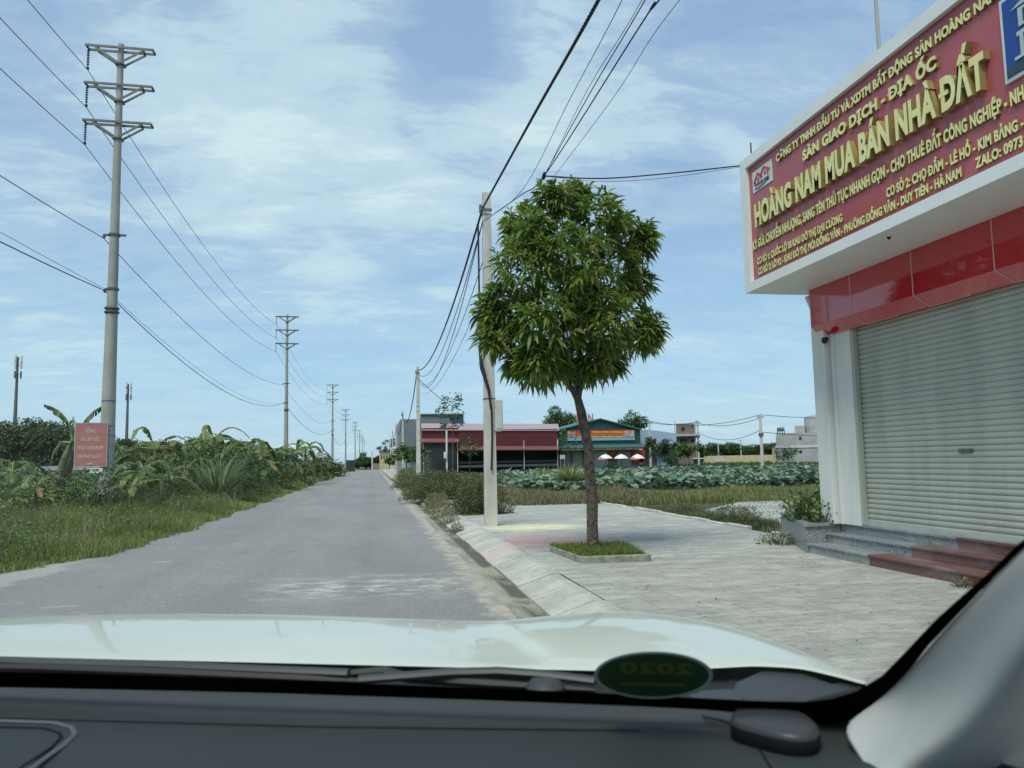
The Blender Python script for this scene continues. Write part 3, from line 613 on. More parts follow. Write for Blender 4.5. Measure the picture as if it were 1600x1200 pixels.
mb = MB(); mb.box(5.980, 5.985, 5.1, 5.97, 5.30, 5.33); mb.box(5.980, 5.985, 5.1, 5.93, 5.52, 5.56); mb.box(5.980, 5.985, 5.86, 5.90, 5.33, 5.52); mb.box(5.980, 5.985, 5.68, 5.72, 5.33, 5.52); mb.box(5.980, 5.985, 5.2, 5.90, 5.60, 5.78)
mb.prism([(5.979, 5.98, 5.80), (5.979, 5.60, 6.0-.08), (5.979, 5.2, 5.80)], (.005, 0, 0)); rel(mb, 'picture_house', M_vil)
mb = MB(); mb.box(5.974, 5.979, 5.74, 5.84, 5.63, 5.75); rel(mb, 'picture_window', M_vdk); mb = MB(); mb.box(5.974, 5.979, 5.5, 5.66, 5.63, 5.75); rel(mb, 'picture_window', M_vdk)
# steps
M_gran = None
g = NT('grey_granite', .35); c = g.mix(g.noise(45, 5, lo=.38, hi=.62), (.14, .155, .165), (.31, .335, .345)); c = g.mix(g.noise(90, 2, lo=.55, hi=.65), c, (.45, .47, .47)); c = g.mix(g.op('MULTIPLY', g.noise(3, 6, lo=.5, hi=.62), .4), c, (.42, .42, .38)); M_gran = g.finish(c)
g = NT('red_granite', .38); c = g.mix(g.noise(60, 3, lo=.42, hi=.6), (.13, .06, .055), (.20, .105, .095)); c = g.mix(g.op('MULTIPLY', g.noise(2, 7, (1, .3, 1), lo=.5, hi=.62), .5), c, (.30, .25, .23)); M_rgr = g.finish(c)
st = [(6.55, .13, .28, 10.72, 9.50), (6.86, .28, .43, 10.30, 9.05), (7.12, .43, .575, 10.3, 8.55)]
for k, (x, z0, z1, yl, yr) in enumerate(st):
    yl_ = 10.95
    mb = MB(); mb.box(x+.015, 7.34, yr, yl_, z0-.02, z1-.03); mb.box(x-.01, 7.33, yr, yl_+.0, z1-.03, z1); mb.build('grey_step', M_gran, shop, bevel=.004)
    mb = MB(); mb.box(x+.015, 7.34, 2.5, yr-.002, z0-.02, z1-.03); mb.box(x-.01, 7.33, 2.5, yr-.002, z1-.03, z1); mb.build('red_step', M_rgr, shop, bevel=.004)
# planter
A = np.array([6.53, 10.97]); B = onz(1222, 838, .13)[:2]; zt = .57
pl = thing('planter', (6.9, 11.6, .13), 'grey speckled granite planter box beside the shop steps', 'planter')
pb = [(A[0], A[1]), (B[0], B[1]), (8.2, B[1]+.1), (8.2, 10.97)]
mb = MB(); mb.prism([(x, y, .1) for x, y in pb], (0, 0, zt-.13)); mb.build('box', M_gran, pl)
ctr = np.mean(pb, 0)
mb = MB(); n_ = 4; oo = [np.array(q)+(np.array(q)-ctr)*.03 for q in pb]; ii = [np.array(q)-(np.array(q)-ctr)*.22 for q in pb]
vs = [(*q, zt) for q in oo]+[(*q, zt) for q in ii]+[(*q, zt-.04) for q in oo]+[(*q, zt-.04) for q in ii]
mb.add(vs, [(i, (i+1) % 4, 4+(i+1) % 4, 4+i) for i in range(4)]+[(8+i, 12+i, 12+(i+1) % 4, 8+(i+1) % 4) for i in range(4)]+[(i, 8+i, 8+(i+1) % 4, (i+1) % 4) for i in range(4)]+[(4+i, 4+(i+1) % 4, 12+(i+1) % 4, 12+i) for i in range(4)])
mb.build('coping', M_gran, pl)
mb = MB(); mb.add([(*q, zt-.03) for q in ii], [(0, 1, 2, 3)]); mb.build('soil', M_ground, pl)
# camera, conduit, roof rods
cc = onx(1286, 530, 6.93)
t = thing('security_camera', (6.95, cc[1], cc[2]), 'small black dome camera under the left end of the red cladding', 'camera')
mb = MB(); mb.box(6.93, 7.0, cc[1]-.045, cc[1]+.045, cc[2]-.03, cc[2]+.03); mb.build('bracket', M_black, t, bevel=.008)
mb = MB(); mb.lathe((6.955, cc[1], cc[2]-.055), [(.01, -.015), (.035, -.005), (.045, .02), (.045, .05)], 12); mb.build('dome', M_black, t, True)
mb = MB(); mb.tube([(6.96, 11.27, 4.2), (7.02, 11.27, 4.05), (7.08, 11.26, 3.9)], .04, 8); tag(mb.build('pipe_elbow', M_alum, None, True), 'short white pipe elbow below the corner of the signboard', 'pipe')
r0 = onx(1374, 80, 7.3); r1 = onx(1366, -20, 7.3)
mb = MB(); mb.tube([(7.3, r0[1], 6.2), (7.3, r0[1], 9.5)], .028, 10); tag(mb.build('roof_pole', M_conc, None, True), 'grey metal pole rising behind the top of the shop signboard', 'pole')
r0 = onx(1174, 245, 6.3)
mb = MB(); mb.tube([(6.3, r0[1], 6.42), (6.3, r0[1], onx(1174, 222, 6.3)[2])], .012, 8); tag(mb.build('roof_rod', M_cable, None, True), 'thin dark rod at the left corner of the signboard top', 'rod')
dn = onx(1389, 369, 6.45)
dn = ray(1389, 371)*((4.25-1.62)/ray(1389, 371)[2])+EYE
mb = MB(); mb.lathe((dn[0], dn[1], 4.225), [(.012, 0), (.03, .03)], 8); tag(mb.build('soffit_hook', M_black), 'tiny dark fitting under the signboard soffit', 'hook')

# ================================================================== CAR (the photograph is taken from inside it)
M_paint = mat('white_car_paint', (.55, .585, .51), .42, c2=(.53, .565, .49), scale=2, coat=.6, spec=.5)
M_paint.node_tree.nodes['Principled BSDF'].inputs['Coat Roughness'].default_value = .03
M_dash = mat('dashboard_plastic', (.033, .041, .041), .66, c2=(.030, .037, .037), scale=3, bump=.12, bscale=500, bdist=.001, spec=.35)
M_cowl = mat('cowl_plastic', (.030, .034, .038), .45, bump=.05, bscale=100)
M_dseam = mat('dash_seam', (.012, .014, .015), .9, spec=.1)
M_frit = mat('black_glass_edge', (.002, .002, .002), .9, spec=.02)
M_trim = mat('grey_pillar_trim', (.42, .44, .43), .85, c2=(.40, .42, .41), scale=40, bump=.15, bscale=600, bdist=.001, spec=.15)
car = thing('car', (-.3, -.5, 0), 'white car seen from inside: bonnet, wipers, dark dashboard and grey windscreen pillar', 'car')
def interp(tab, x):
    return float(np.interp(x, [a for a, b in tab], [b for a, b in tab]))
xs = [-140, -60, 0, 75, 150, 225, 300, 375, 450, 525, 600, 640, 665, 680, 695, 710, 725, 740, 755, 770, 785, 800, 815, 830, 845, 860, 875, 890, 905, 925, 950, 975, 1000, 1050, 1090, 1120, 1150, 1180, 1215, 1250, 1280, 1310, 1335, 1352]
crest = [(-140, 970), (-60, 967), (0, 965), (75, 961), (150, 959), (300, 957.5), (450, 959), (600, 964), (700, 968), (760, 970), (790, 969), (850, 962), (950, 955), (1000, 956), (1050, 960), (1120, 973), (1180, 990), (1250, 1016), (1310, 1043), (1352, 1064)]
rear = [(-140, 1018), (0, 1022), (300, 1028), (600, 1035), (800, 1040), (950, 1043), (1100, 1040), (1180, 1036), (1250, 1040), (1310, 1054), (1352, 1066)]
HZ, RZ = 1.245, 1.275
rA, rB = [], []
for x in xs:
    cz = HZ + .012*math.exp(-((x-960)/130)**2) + .004*math.exp(-((x-300)/300)**2) - .004*math.exp(-((x-780)/60)**2)
    rA.append(onz(x, interp(rear, x), RZ)); rB.append(onz(x, interp(crest, x), cz))
rows = []
for t in (-.12, 0):
    rows.append([a + (a-b)*(.012 if t < 0 else 0) + np.array([0, 0, -.004 if t < 0 else 0]) for a, b in zip(rA, rB)])
for t in (.12, .25, .4, .55, .7, .85, 1.0):
    row = []
    for i, (a, b) in enumerate(zip(rA, rB)):
        q = a*(1-t)+b*t; s1 = .028*min(1, np.linalg.norm((b-a)[:2])/.5); q[2] += s1*t*(1-t)*2 + .0045*math.tanh((xs[i]-(872-165*t))/13)*min(1, 5*(1-t))*math.exp(-((xs[i]-800)/190)**2)
        row.append(q)
    rows.append(row)
for k, (dr, dz) in enumerate(((.09, .024), (.2, .07), (.33, .14), (.45, .24), (.52, .42), (.54, .7))):
    row = []
    for i, b in enumerate(rB):
        rd = np.array([b[0], b[1], 0]); rd /= np.linalg.norm(rd); row.append(b+rd*dr-np.array([0, 0, dz]))
    rows.append(row)
mb = MB(); mb.grid(rows); mb.build('bonnet', M_paint, car, True, subsurf=2)
# crease lines on the bonnet run as slim raised ribs
# dashboard line (foot of the glass)
DZ = 1.305
foot = [(-160, 1070), (0, 1074), (300, 1080), (600, 1089), (900, 1100), (1100, 1108), (1250, 1118), (1312, 1124)]
glassP = [onz(-160, 1070, DZ), onz(1250, 1118, DZ)]
P3 = ony(1600, 848, .60)
nrm = np.cross(glassP[1]-glassP[0], P3-glassP[0]); nrm /= np.linalg.norm(nrm)
def ong(px, py, off=0.0):
    d = ray(px, py); t = ((glassP[0]-EYE)@nrm)/(d@nrm); return EYE + d*(t*(1-off))
lower = [(-160, 1070), (0, 1074), (150, 1077), (300, 1080), (450, 1084), (600, 1089), (750, 1094), (900, 1100), (1000, 1104), (1100, 1109), (1200, 1118), (1270, 1130), (1318, 1132), (1362, 1104), (1408, 1064), (1450, 1010), (1500, 957), (1550, 905), (1600, 856), (1680, 780)]
upper = [(-160, 1046), (0, 1049), (150, 1053), (300, 1058), (450, 1063), (600, 1069), (750, 1075), (900, 1081), (1000, 1086), (1100, 1091), (1200, 1096), (1258, 1097), (1300, 1092), (1338, 1080), (1378, 1056), (1417, 1016), (1459, 971), (1502, 932), (1541, 898), (1591, 850), (1671, 774)]
mb = MB(); mb.grid([[ong(*p) for p in lower], [ong(*p) for p in upper]]); mb.build('windscreen_border', M_frit, car, True)
# windscreen glass
gm = bpy.data.materials.new('windscreen_glass'); gm.use_nodes = True; t_ = gm.node_tree; t_.nodes.clear()
o_ = t_.nodes.new('ShaderNodeOutputMaterial'); tr = t_.nodes.new('ShaderNodeBsdfTransparent'); gl = t_.nodes.new('ShaderNodeBsdfGlossy'); mx = t_.nodes.new('ShaderNodeMixShader'); lw = t_.nodes.new('ShaderNodeFresnel')
tr.inputs[0].default_value = (.90, .95, .92, 1); gl.inputs['Roughness'].default_value = 0; gl.inputs[0].default_value = (.8, .85, .85, 1); lw.inputs[0].default_value = 1.33
t_.links.new(lw.outputs[0], mx.inputs[0]); t_.links.new(tr.outputs[0], mx.inputs[1]); t_.links.new(gl.outputs[0], mx.inputs[2]); t_.links.new(mx.outputs[0], o_.inputs[0])
eps = nrm*(.004 if nrm@(np.array([0, 1., 1.])) > 0 else -.004)
bl = ong(-160, 1070)+eps; br = ong(1290, 1124)+eps; tl = P3 + (glassP[0]-glassP[1])*1.02
# carry the sheet upward beyond the view, to the roof line
updir = P3 - (glassP[1]+(glassP[0]-glassP[1])*(((P3-glassP[1])@(glassP[0]-glassP[1]))/((glassP[0]-glassP[1])@(glassP[0]-glassP[1]))))
base_dir = (glassP[1]-glassP[0])/np.linalg.norm(glassP[1]-glassP[0]); updir /= np.linalg.norm(updir)
q0 = glassP[0]-base_dir*.5; q1 = br
GLt = 0.0
toproof = 1.30   # length of the glass up its slope
gv = [q0+eps, q1, ong(1352, 1103)+eps, ong(1450, 1010)+eps, ong(1600, 856)+eps, ong(1680, 780)+eps, q1+base_dir*.02+updir*toproof, q0+updir*toproof+eps]
# keep every point of the sheet in one plane
gv = [v - nrm*((v-glassP[0]-eps)@nrm) for v in gv]
mb = MB(); mb.add(gv, [tuple(range(8))]); mb.build('windscreen', gm, car)
print('GLASS', [np.round(v, 2).tolist() for v in gv], 'n', nrm)
# cowl under the glass
rC = []
mb = MB()
rows = [[onz(x, interp(rear, x)-3, RZ-.012) for x in xs], [onz(x, interp(rear, x)+ (interp(foot, x)-interp(rear, x))*.35, RZ-.03) for x in xs], [onz(x, interp(rear, x)+(interp(foot, x)-interp(rear, x))*.7, RZ-.03) for x in xs], [onz(x, interp(foot, x)+4, DZ-.045) for x in xs], [onz(x, interp(foot, x)+30, DZ-.09) for x in xs]]
mb.grid(rows); mb.build('cowl', M_cowl, car, True)
M_cowl2 = mat('cowl_lighter_plastic', (.040, .046, .050), .5)
cz_ = RZ-.012
def flat_piece(name, poly, z, th, m_): 
    mb = MB(); P = [onz(x, y, z) for x, y in poly]; mb.prism(P, (0, 0, -th)); return mb.build(name, m_, car, bevel=.002)
flat_piece('cowl_cover', [(1140, 1092), (1150, 1066), (1190, 1048), (1255, 1052), (1300, 1068), (1332, 1064), (1345, 1072), (1300, 1084), (1260, 1094)], 1.262, .01, M_cowl2)
flat_piece('cowl_cover', [(1075, 1086), (1100, 1078), (1140, 1076), (1165, 1083), (1160, 1095), (1085, 1092)], 1.263, .008, M_cowl2)
# wipers
def wiper(arm, blade, hub, nm='wiper'):
    mb = MB(); mb.tube([onz(x, y, z) for x, y, z in arm], [.010]*len(arm), 8, ell=.7); wp = mb.build(nm, M_cowl2, car, True)
    mb = MB(); mb.tube([onz(x, y, z) for x, y, z in blade], [.004]+[.0075]*(len(blade)-2)+[.004], 6); mb.build('blade', M_black, wp, True)
    if hub:
        c_ = onz(*hub); mb = MB(); mb.lathe((c_[0], c_[1], c_[2]-.02), [(.028, -.01), (.03, .006), (.02, .016), (.006, .018)], 16); mb.build('pivot_cap', M_cowl2, wp, True)
wiper([(-150, 1030, 1.30), (0, 1032, 1.302), (250, 1039, 1.30), (400, 1046, 1.30), (545, 1052, 1.298)], [(-150, 1040, 1.295), (60, 1043, 1.295), (300, 1052, 1.293), (480, 1060, 1.29), (560, 1064, 1.288)], None)
wiper([(560, 1062, 1.298), (640, 1056, 1.30), (700, 1051, 1.302), (780, 1049, 1.302), (850, 1054, 1.30), (930, 1064, 1.296)], [(500, 1056, 1.29), (600, 1048, 1.292), (640, 1060, 1.29), (760, 1068, 1.288), (930, 1078, 1.284)], (852, 1056, 1.302))
# dashboard
rows = []
for dy, z in ((-8, DZ-.004), (4, DZ-.012), (22, DZ-.016), (50, DZ-.014), (90, DZ-.012), (150, DZ-.02), (230, DZ-.06), (330, DZ-.22)):
    rows.append([onz(x, interp(foot, min(x, 1312))+dy+(max(0, x-1312)*.3), z) for x in (-300, -160, 0, 150, 300, 450, 600, 750, 900, 1020, 1120, 1200, 1260, 1312, 1380, 1460, 1560, 1700)])
mb = MB(); mb.grid(rows); dash = mb.build('dashboard', M_dash, car, True, subsurf=1)
def strip(nm, pts, rad, m_, par, ell=.5, zoff=.0015, z=DZ-.013):
    mb = MB(); mb.tube([onz(x, y, z+zoff) for x, y in pts], rad, 8, ell=ell); return mb.build(nm, m_, par, True)
M_dseam = mat('dash_seam', (.015, .017, .02), .8)
strip('seam', [(-160, 1120), (0, 1122), (140, 1126), (300, 1130), (480, 1135), (700, 1138), (1000, 1141)], .0012, M_dseam, dash, zoff=-.0002)
strip('seam', [(1168, 1148), (1185, 1168), (1205, 1200), (1225, 1240)], .0012, M_dseam, dash, zoff=.0006)
M_dline = mat('dash_groove_edge', (.10, .115, .12), .5)
strip('airbag_outline', [(-160, 1122), (0, 1126), (85, 1129), (112, 1136), (118, 1147), (100, 1164), (60, 1192), (30, 1215), (0, 1240)], .0035, M_dline, dash, zoff=.0005)
strip('airbag_outline', [(-160, 1134), (0, 1136), (70, 1138), (92, 1145), (96, 1152), (80, 1168), (40, 1194), (0, 1225)], .0020, M_dseam, dash, zoff=.0002)
# right windscreen pillar trim
O = [(1372, 1235), (1336, 1172), (1312, 1134), (1362, 1104), (1408, 1064), (1450, 1011), (1500, 958), (1550, 906), (1600, 857), (1680, 781)]
Q = [(1400, 1420), (1480, 1380), (1560, 1330), (1640, 1290), (1720, 1250), (1800, 1200), (1850, 1100), (1900, 1000), (1950, 900), (2000, 760)]
ex = [.22, .14, .06, .02] + [0.0]*8
rows = [[ong(*p, .004+ex[k]) for k, p in enumerate(O)], [ong(x+6, y+5, .02+ex[k]) for k, (x, y) in enumerate(O)]]
for f, off in ((.18, .07), (.32, .14), (.45, .13), (.62, .09), (1.0, .0)):
    rows.append([ong(o[0]+(q[0]-o[0])*f, o[1]+(q[1]-o[1])*f, off+max(ex[k], .30*f*max(0, 1-k/7))) for k, (o, q) in enumerate(zip(O, Q))])
mb = MB(); mb.grid(rows); mb.build('pillar_trim', M_trim, car, True, subsurf=2)
# roof lining and body shell around the viewer
g0 = gv[6]; g1 = gv[7]
mb = MB(); mb.hexa([g1+np.array([0, 0, .0]), g0, g0+np.array([.10, -2.6, 0]), g1+np.array([.1, -2.6, 0]), g1+np.array([0, 0, .05]), g0+np.array([0, 0, .05]), g0+np.array([.10, -2.6, .05]), g1+np.array([.1, -2.6, .05])]); mb.build('roof', M_trim, car)
mb = MB(); mb.box(.72, .80, -2.3, .7, .45, 1.18); mb.build('door', M_paint, car); mb = MB(); mb.box(-1.42, -1.34, -2.3, .9, .45, 1.18); mb.build('door', M_paint, car)
mb = MB(); mb.box(-1.34, .72, -2.2, .9, .42, .46); mb.build('floor_pan', M_cowl, car)
mb = MB(); mb.box(-1.34, .72, -2.3, -2.2, .45, 1.3); mb.build('tailgate', M_paint, car)
# inspection sticker on the glass, seen from behind
M_stk = mat('green_sticker', (.012, .055, .014), .5, c2=(.010, .044, .012), scale=3); M_stk2 = mat('olive_print', (.11, .13, .018), .6); M_clear = mat('clear_sticker_rim', (.42, .50, .47), .4)
stc = (1021, 1055)
def disc(rx, ry, off, n=40): return [ong(stc[0]+rx*math.cos(2*PI*k/n), stc[1]+ry*math.sin(2*PI*k/n), off) for k in range(n)]
sk = MB(); sk.prism(disc(87, 33, .006), nrm*.0004); stk = sk.build('sticker', M_stk, car, label='oval green inspection sticker reading 2020 in mirror writing')
sk = MB(); a = disc(87, 33, .0055); b = disc(93, 37, .0055); sk.add(a+b, [(i, (i+1) % 40, 40+(i+1) % 40, 40+i) for i in range(40)]); sk.build('rim', M_clear, stk)
a0 = ong(stc[0]+62, 1054, .0075); a1 = ong(stc[0]-52, 1051, .0075); up_ = ong(stc[0]+62, 1038, .0075)-a0
xdir = (a1-a0); wd_ = np.linalg.norm(xdir); xdir /= wd_; ul = np.linalg.norm(up_); up_ /= ul
up_ = up_ - xdir*(up_@xdir); up_ /= np.linalg.norm(up_)
tmb = text_mb('2020', a0, xdir, up_, wd_, ul, .0003, .03); tmb.build('lettering', M_stk2, stk)
sk = MB(); sk.prism([ong(x, y, .0075) for x, y in ((970, 1066), (1070, 1068), (1070, 1072), (970, 1070))], nrm*.0003); sk.build('printed_line', M_stk2, stk)
# black puck-shaped receiver on the dashboard
pk = thing('dashboard_device', onz(1210, 1172, DZ-.014), 'small black mouse-shaped device with a thin wire lying on the dashboard', 'device')
bs = [(1144, 1150), (1150, 1138), (1172, 1132), (1215, 1136), (1262, 1150), (1281, 1166), (1280, 1178), (1262, 1184), (1215, 1180), (1160, 1166)]
def closed(pts, k=5):
    o_ = []; n_ = len(pts)
    for i in range(n_):
        p0, p1, p2, p3 = [np.array(pts[(i+j-1) % n_], float) for j in range(4)]
        for q in range(k): t = q/k; o_.append(tuple(.5*(2*p1+(p2-p0)*t+(2*p0-5*p1+4*p2-p3)*t*t+(3*p1-p0-3*p2+p3)*t**3)))
    return o_
bs = closed([(1146, 1158), (1144, 1143), (1158, 1131), (1178, 1128), (1215, 1131), (1255, 1143), (1280, 1162), (1282, 1174), (1268, 1183), (1235, 1183), (1190, 1173)])
zb = DZ-.014; cen = np.mean([onz(x, y, zb) for x, y in bs], 0)
rows = []
for f, h in ((.97, 0), (1.0, .002), (1.0, .0145), (.985, .017)): rows.append([cen + (onz(x, y, zb)-cen)*f + np.array([0, 0, h]) for x, y in bs+bs[:1]])
mb = MB(); mb.grid(rows); mb.build('case', mat('satin_black_plastic', (.006, .006, .007), .5, spec=.3), pk, True)
rows = []
for f, h in ((.985, .017), (.975, .020), (.94, .0225), (.86, .0245), (.5, .0255), (.05, .0255)): rows.append([cen + (onz(x, y, zb)-cen)*f + np.array([0, 0, h]) for x, y in bs+bs[:1]])
mb = MB(); mb.grid(rows); k0 = len(mb.v)-len(bs)-1; mb.f.append(tuple(range(k0, k0+len(bs)))); mb.build('top_cover', mat('dark_satin_top', (.050, .052, .055), .40, spec=.4), pk, True)
w0 = onz(1150, 1142, zb)+np.array([0, 0, .008])
mb = MB(); mb.tube([w0, onz(1120, 1132, zb)+np.array([0, 0, .006]), onz(1098, 1122, zb)+np.array([0, 0, .003])], .0018, 6); mb.build('wire', M_cable, pk, True)

# ================================================================== STREET TREE
TY = 11.8
tb = ony(928, 866, TY); tree = thing('mango_tree', (tb[0], TY, .13), 'young mango tree with dense drooping leaves in a grassed square on the pavement', 'tree')
def T(px, py, dy=0): return ony(px, py, TY+dy)
mb = MB()
path = [(928, 876), (927, 855), (926, 820), (926, 780), (922, 740), (921, 705), (915, 675), (909, 645), (903, 622), (906, 600), (908, 575), (904, 540)]
rr = [.108, .097, .088, .091, .082, .086, .076, .076, .063, .052, .046, .038]
P_ = [T(x+random.uniform(-1, 1), y) for x, y in path]; mb.tube(P_, rr, 14); mb.build('trunk', M_trunk, tree, True)
lob = [(868, 312, .0, .34), (1012, 518, 0, .22), (1006, 376, .1, .22), (764, 482, .0, .22), (822, 568, .1, .24), (900, 568, .2, .26), (955, 560, .1, .22), (900, 300, .2, .22), (840, 560, -.5, .3), (815, 352, .2, .38), (935, 340, -.2, .48), (985, 372, .2, .40), (822, 415, -.4, .52), (895, 405, -.6, .55), (960, 425, .1, .50), (795, 485, 0, .50), (860, 505, -.65, .52), (940, 500, -.55, .52),
       (998, 508, .1, .36), (880, 470, .6, .65), (930, 553, -.2, .34), (815, 546, .1, .34), (862, 560, -.25, .38), (885, 390, .55, .62), (1000, 440, .3, .22), (772, 520, -.2, .24), (912, 460, -.1, .55), (840, 370, -.3, .4)]
mb = MB()
mb.tube([T(905, 628), T(896, 612, -.05), T(886, 596, -.12), T(876, 575, -.2), T(865, 540, -.3)], [.062, .045, .042, .036, .025], 10)
mb.build('limb', M_trunk, tree, True)
top_ = T(904, 540)
for i, (x, y, d, r) in enumerate(lob):
    mb = MB(); e_ = T(x, y, d); a_ = np.array(top_ if i % 3 else T(886, 596, -.12)); mid = (a_+e_)/2+np.array([random.uniform(-.1, .1), random.uniform(-.1, .1), -.05])
    mb.tube([a_, mid, e_], [.028, .018, .008], 7); mb.build('branch', M_trunk, tree, True)
PP, DD, LL, TT = [], [], [], []
cc_ = T(888, 445)
for (x, y, d, r) in lob:
    c0 = T(x, y, d)
    for k in range(int(70*r/.45)):
        v = RNG.normal(0, 1, 3); v /= np.linalg.norm(v)
        out_ = c0-cc_; 
        if v@(out_/(np.linalg.norm(out_)+.3)) < -.35 and random.random() < .75: continue
        p = c0+v*r*(.55+.49*random.random()**.7); ax = v*.7+np.array([0, 0, .55])+RNG.normal(0, .15, 3); ax /= np.linalg.norm(ax)
        u = np.cross(ax, [0.3, .2, 1.]); u /= np.linalg.norm(u); w2 = np.cross(ax, u); young = random.random() < .22; tn = random.random()
        nl = random.randint(10, 15)
        for j in range(nl):
            an = 2*PI*(j*.382)+random.uniform(-.2, .2); el = math.radians(random.uniform(35, 88) if j > 3 else random.uniform(15, 40))
            dv = ax*math.cos(el)+(u*math.cos(an)+w2*math.sin(an))*math.sin(el)
            PP.append(p-ax*.02*j*.5); DD.append(dv); LL.append(random.uniform(.16, .27)*(.75 if young else 1)); TT.append(min(1, max(0, (.72 if young else .34)+random.uniform(-.2, .25)+(tn-.5)*.3)))
PP = np.array(PP); LL = np.array(LL)
leaves('foliage', PP, np.array(DD), LL, LL*.235, M_leaf, tree, droop=.5, tint=np.array(TT))
# planting square
sq = [(2.93, 10.86), (3.98, 10.78), (4.08, 12.35), (2.82, 12.45)]
pt = thing('tree_planter', (3.5, 11.6, .13), 'low concrete border with grass round the foot of the mango tree', 'planter')
def ring(pts, inset): 
    c_ = np.mean(pts, 0); return [np.array(p)+(c_-np.array(p))*inset for p in pts]
def rounded(pts, r=.1):
    o_ = []
    for i, p in enumerate(pts):
        p = np.array(p); a = np.array(pts[i-1])-p; b = np.array(pts[(i+1) % 4])-p; a /= np.linalg.norm(a); b /= np.linalg.norm(b)
        for t in np.linspace(0, 1, 5): o_.append((p+a*r*(1-t)**2+b*r*t**2))
    return o_
o1 = rounded(sq); i1 = rounded(ring(sq, .13))
n_ = len(o1); mb = MB(); hh = .225
vs = [(*q, .12) for q in o1]+[(*q, hh) for q in o1]+[(*q, hh) for q in i1]+[(*q, .12) for q in i1]
mb.add(vs, [(i+a*n_, (i+1) % n_+a*n_, (i+1) % n_+(a+1)*n_, i+(a+1)*n_) for a in range(3) for i in range(n_)]); mb.build('border', mat('mossy_concrete', (.30, .31, .26), .9, c2=(.16, .18, .12), scale=7, bump=.6, bscale=30), pt, bevel=.01)
mb = MB(); mb.add([(*q, .2) for q in i1], [tuple(range(n_))]); mb.build('soil', M_ground, pt)
Pg = []
c_ = np.mean(sq, 0)
for _ in range(5200):
    a, b = random.random(), random.random(); p = (np.array(sq[0])*(1-a)+np.array(sq[1])*a)*(1-b)+(np.array(sq[3])*(1-a)+np.array(sq[2])*a)*b
    p = c_+(p-c_)*.97 if p[0] < 3.1 or p[1] > 11.4 else c_+(p-c_)*.87
    Pg.append((p[0], p[1], .19))
Pg = np.array(Pg); n_ = len(Pg)
blades('lawn', Pg, RNG.uniform(.05, .13, n_), RNG.normal(0, .35, (n_, 2)) @ np.array([[1, 0, 0], [0, 1, 0]]), .011, M_grassb, None, kind='stuff')
bpy.data.objects['lawn']['label'] = 'bright green grass filling the low square round the mango tree'

# ================================================================== plant builders
def bush(name, x, y, z, rx, ry, h, n, L_, W_, m_, label, cat='shrub', group=None, stems=14, upright=.5, dens=1.0, twig=M_trunk):
    t = thing(name, (x, y, z), label, cat, group); mb = MB(); Pp, Dp = [], []
    for k in range(stems):
        an = random.uniform(0, 2*PI); r = math.sqrt(random.random()); e_ = np.array([x+rx*r*math.cos(an), y+ry*r*math.sin(an), z+h*random.uniform(.55, 1)*(1-.45*r*r)])
        b_ = np.array([x+rx*.35*r*math.cos(an), y+ry*.35*r*math.sin(an), z-.03]); md = b_*.5+e_*.5+np.array([0, 0, h*.08])
        mb.tube([b_, md, e_], [.012, .007, .003], 5, cap=False)
    mb.build('stems', twig, t)
    if m_ in (M_bush, M_dry): n = int(n*2.0)
    for k in range(n):
        an = random.uniform(0, 2*PI); r = random.random()**.42; q = random.random()**1.35; prof = math.sqrt(max(.04, 1-(max(0, q-.25)/.8)**2))
        lump = 1+.18*math.sin(an*3+x)+.12*math.sin(an*7+y*3)+.10*math.sin(q*9+an*2)
        p = np.array([x+rx*r*prof*lump*math.cos(an), y+ry*r*prof*lump*math.sin(an), z+h*q*(1+.12*math.sin(an*4+y)+.1*math.sin(an*9))])
        Pp.append(p); d = np.array([math.cos(an)*.6, math.sin(an)*.6, upright])+RNG.normal(0, .45, 3); Dp.append(d)
    Pp = np.array(Pp); leaves('foliage', Pp, np.array(Dp), RNG.uniform(.7, 1.3, n)*L_, RNG.uniform(.7, 1.3, n)*W_, m_, t, droop=.25)
    return t
bush('weedy_bush', 2.95, 21.9, .13, .80, .75, .86, 6500, .075, .022, M_bush, 'rounded grey-green bush growing on the pavement just behind the nearest right pole', group='bushes overgrowing the pavement', stems=40)
bush('weedy_bush', 2.75, 31.5, .13, 1.55, 1.9, .98, 9000, .10, .03, M_bush, 'widest grey-green bush spreading over the kerb beyond the pole', group='bushes overgrowing the pavement', stems=40)
bush('weedy_bush', 4.4, 33.5, .13, 1.2, 1.5, .8, 4000, .11, .028, M_bush, 'low bush on the pavement right of the widest one', group='bushes overgrowing the pavement', stems=26)
bush('weedy_bush', 2.15, 27.0, .05, .42, 1.3, .42, 2000, .08, .02, M_dry, 'dry brownish bush on the kerb, left of the widest one', group='bushes overgrowing the pavement', stems=26)
bush('weedy_bush', 2.4, 47, .1, 1.2, 2.4, .7, 2600, .13, .035, M_bush, 'low bush at the road edge beside the second short pole', group='bushes overgrowing the pavement')
bush('weedy_bush', 3.3, 43, .1, 1.0, 1.6, .75, 2200, .13, .035, M_bush, 'bush in front of the foot of the second short pole', group='bushes overgrowing the pavement')
bush('weedy_bush', 3.0, 66, .1, 1.2, 5, .9, 1500, .2, .05, M_bush, 'distant low bush on the right verge past the second pole', group='bushes overgrowing the pavement')
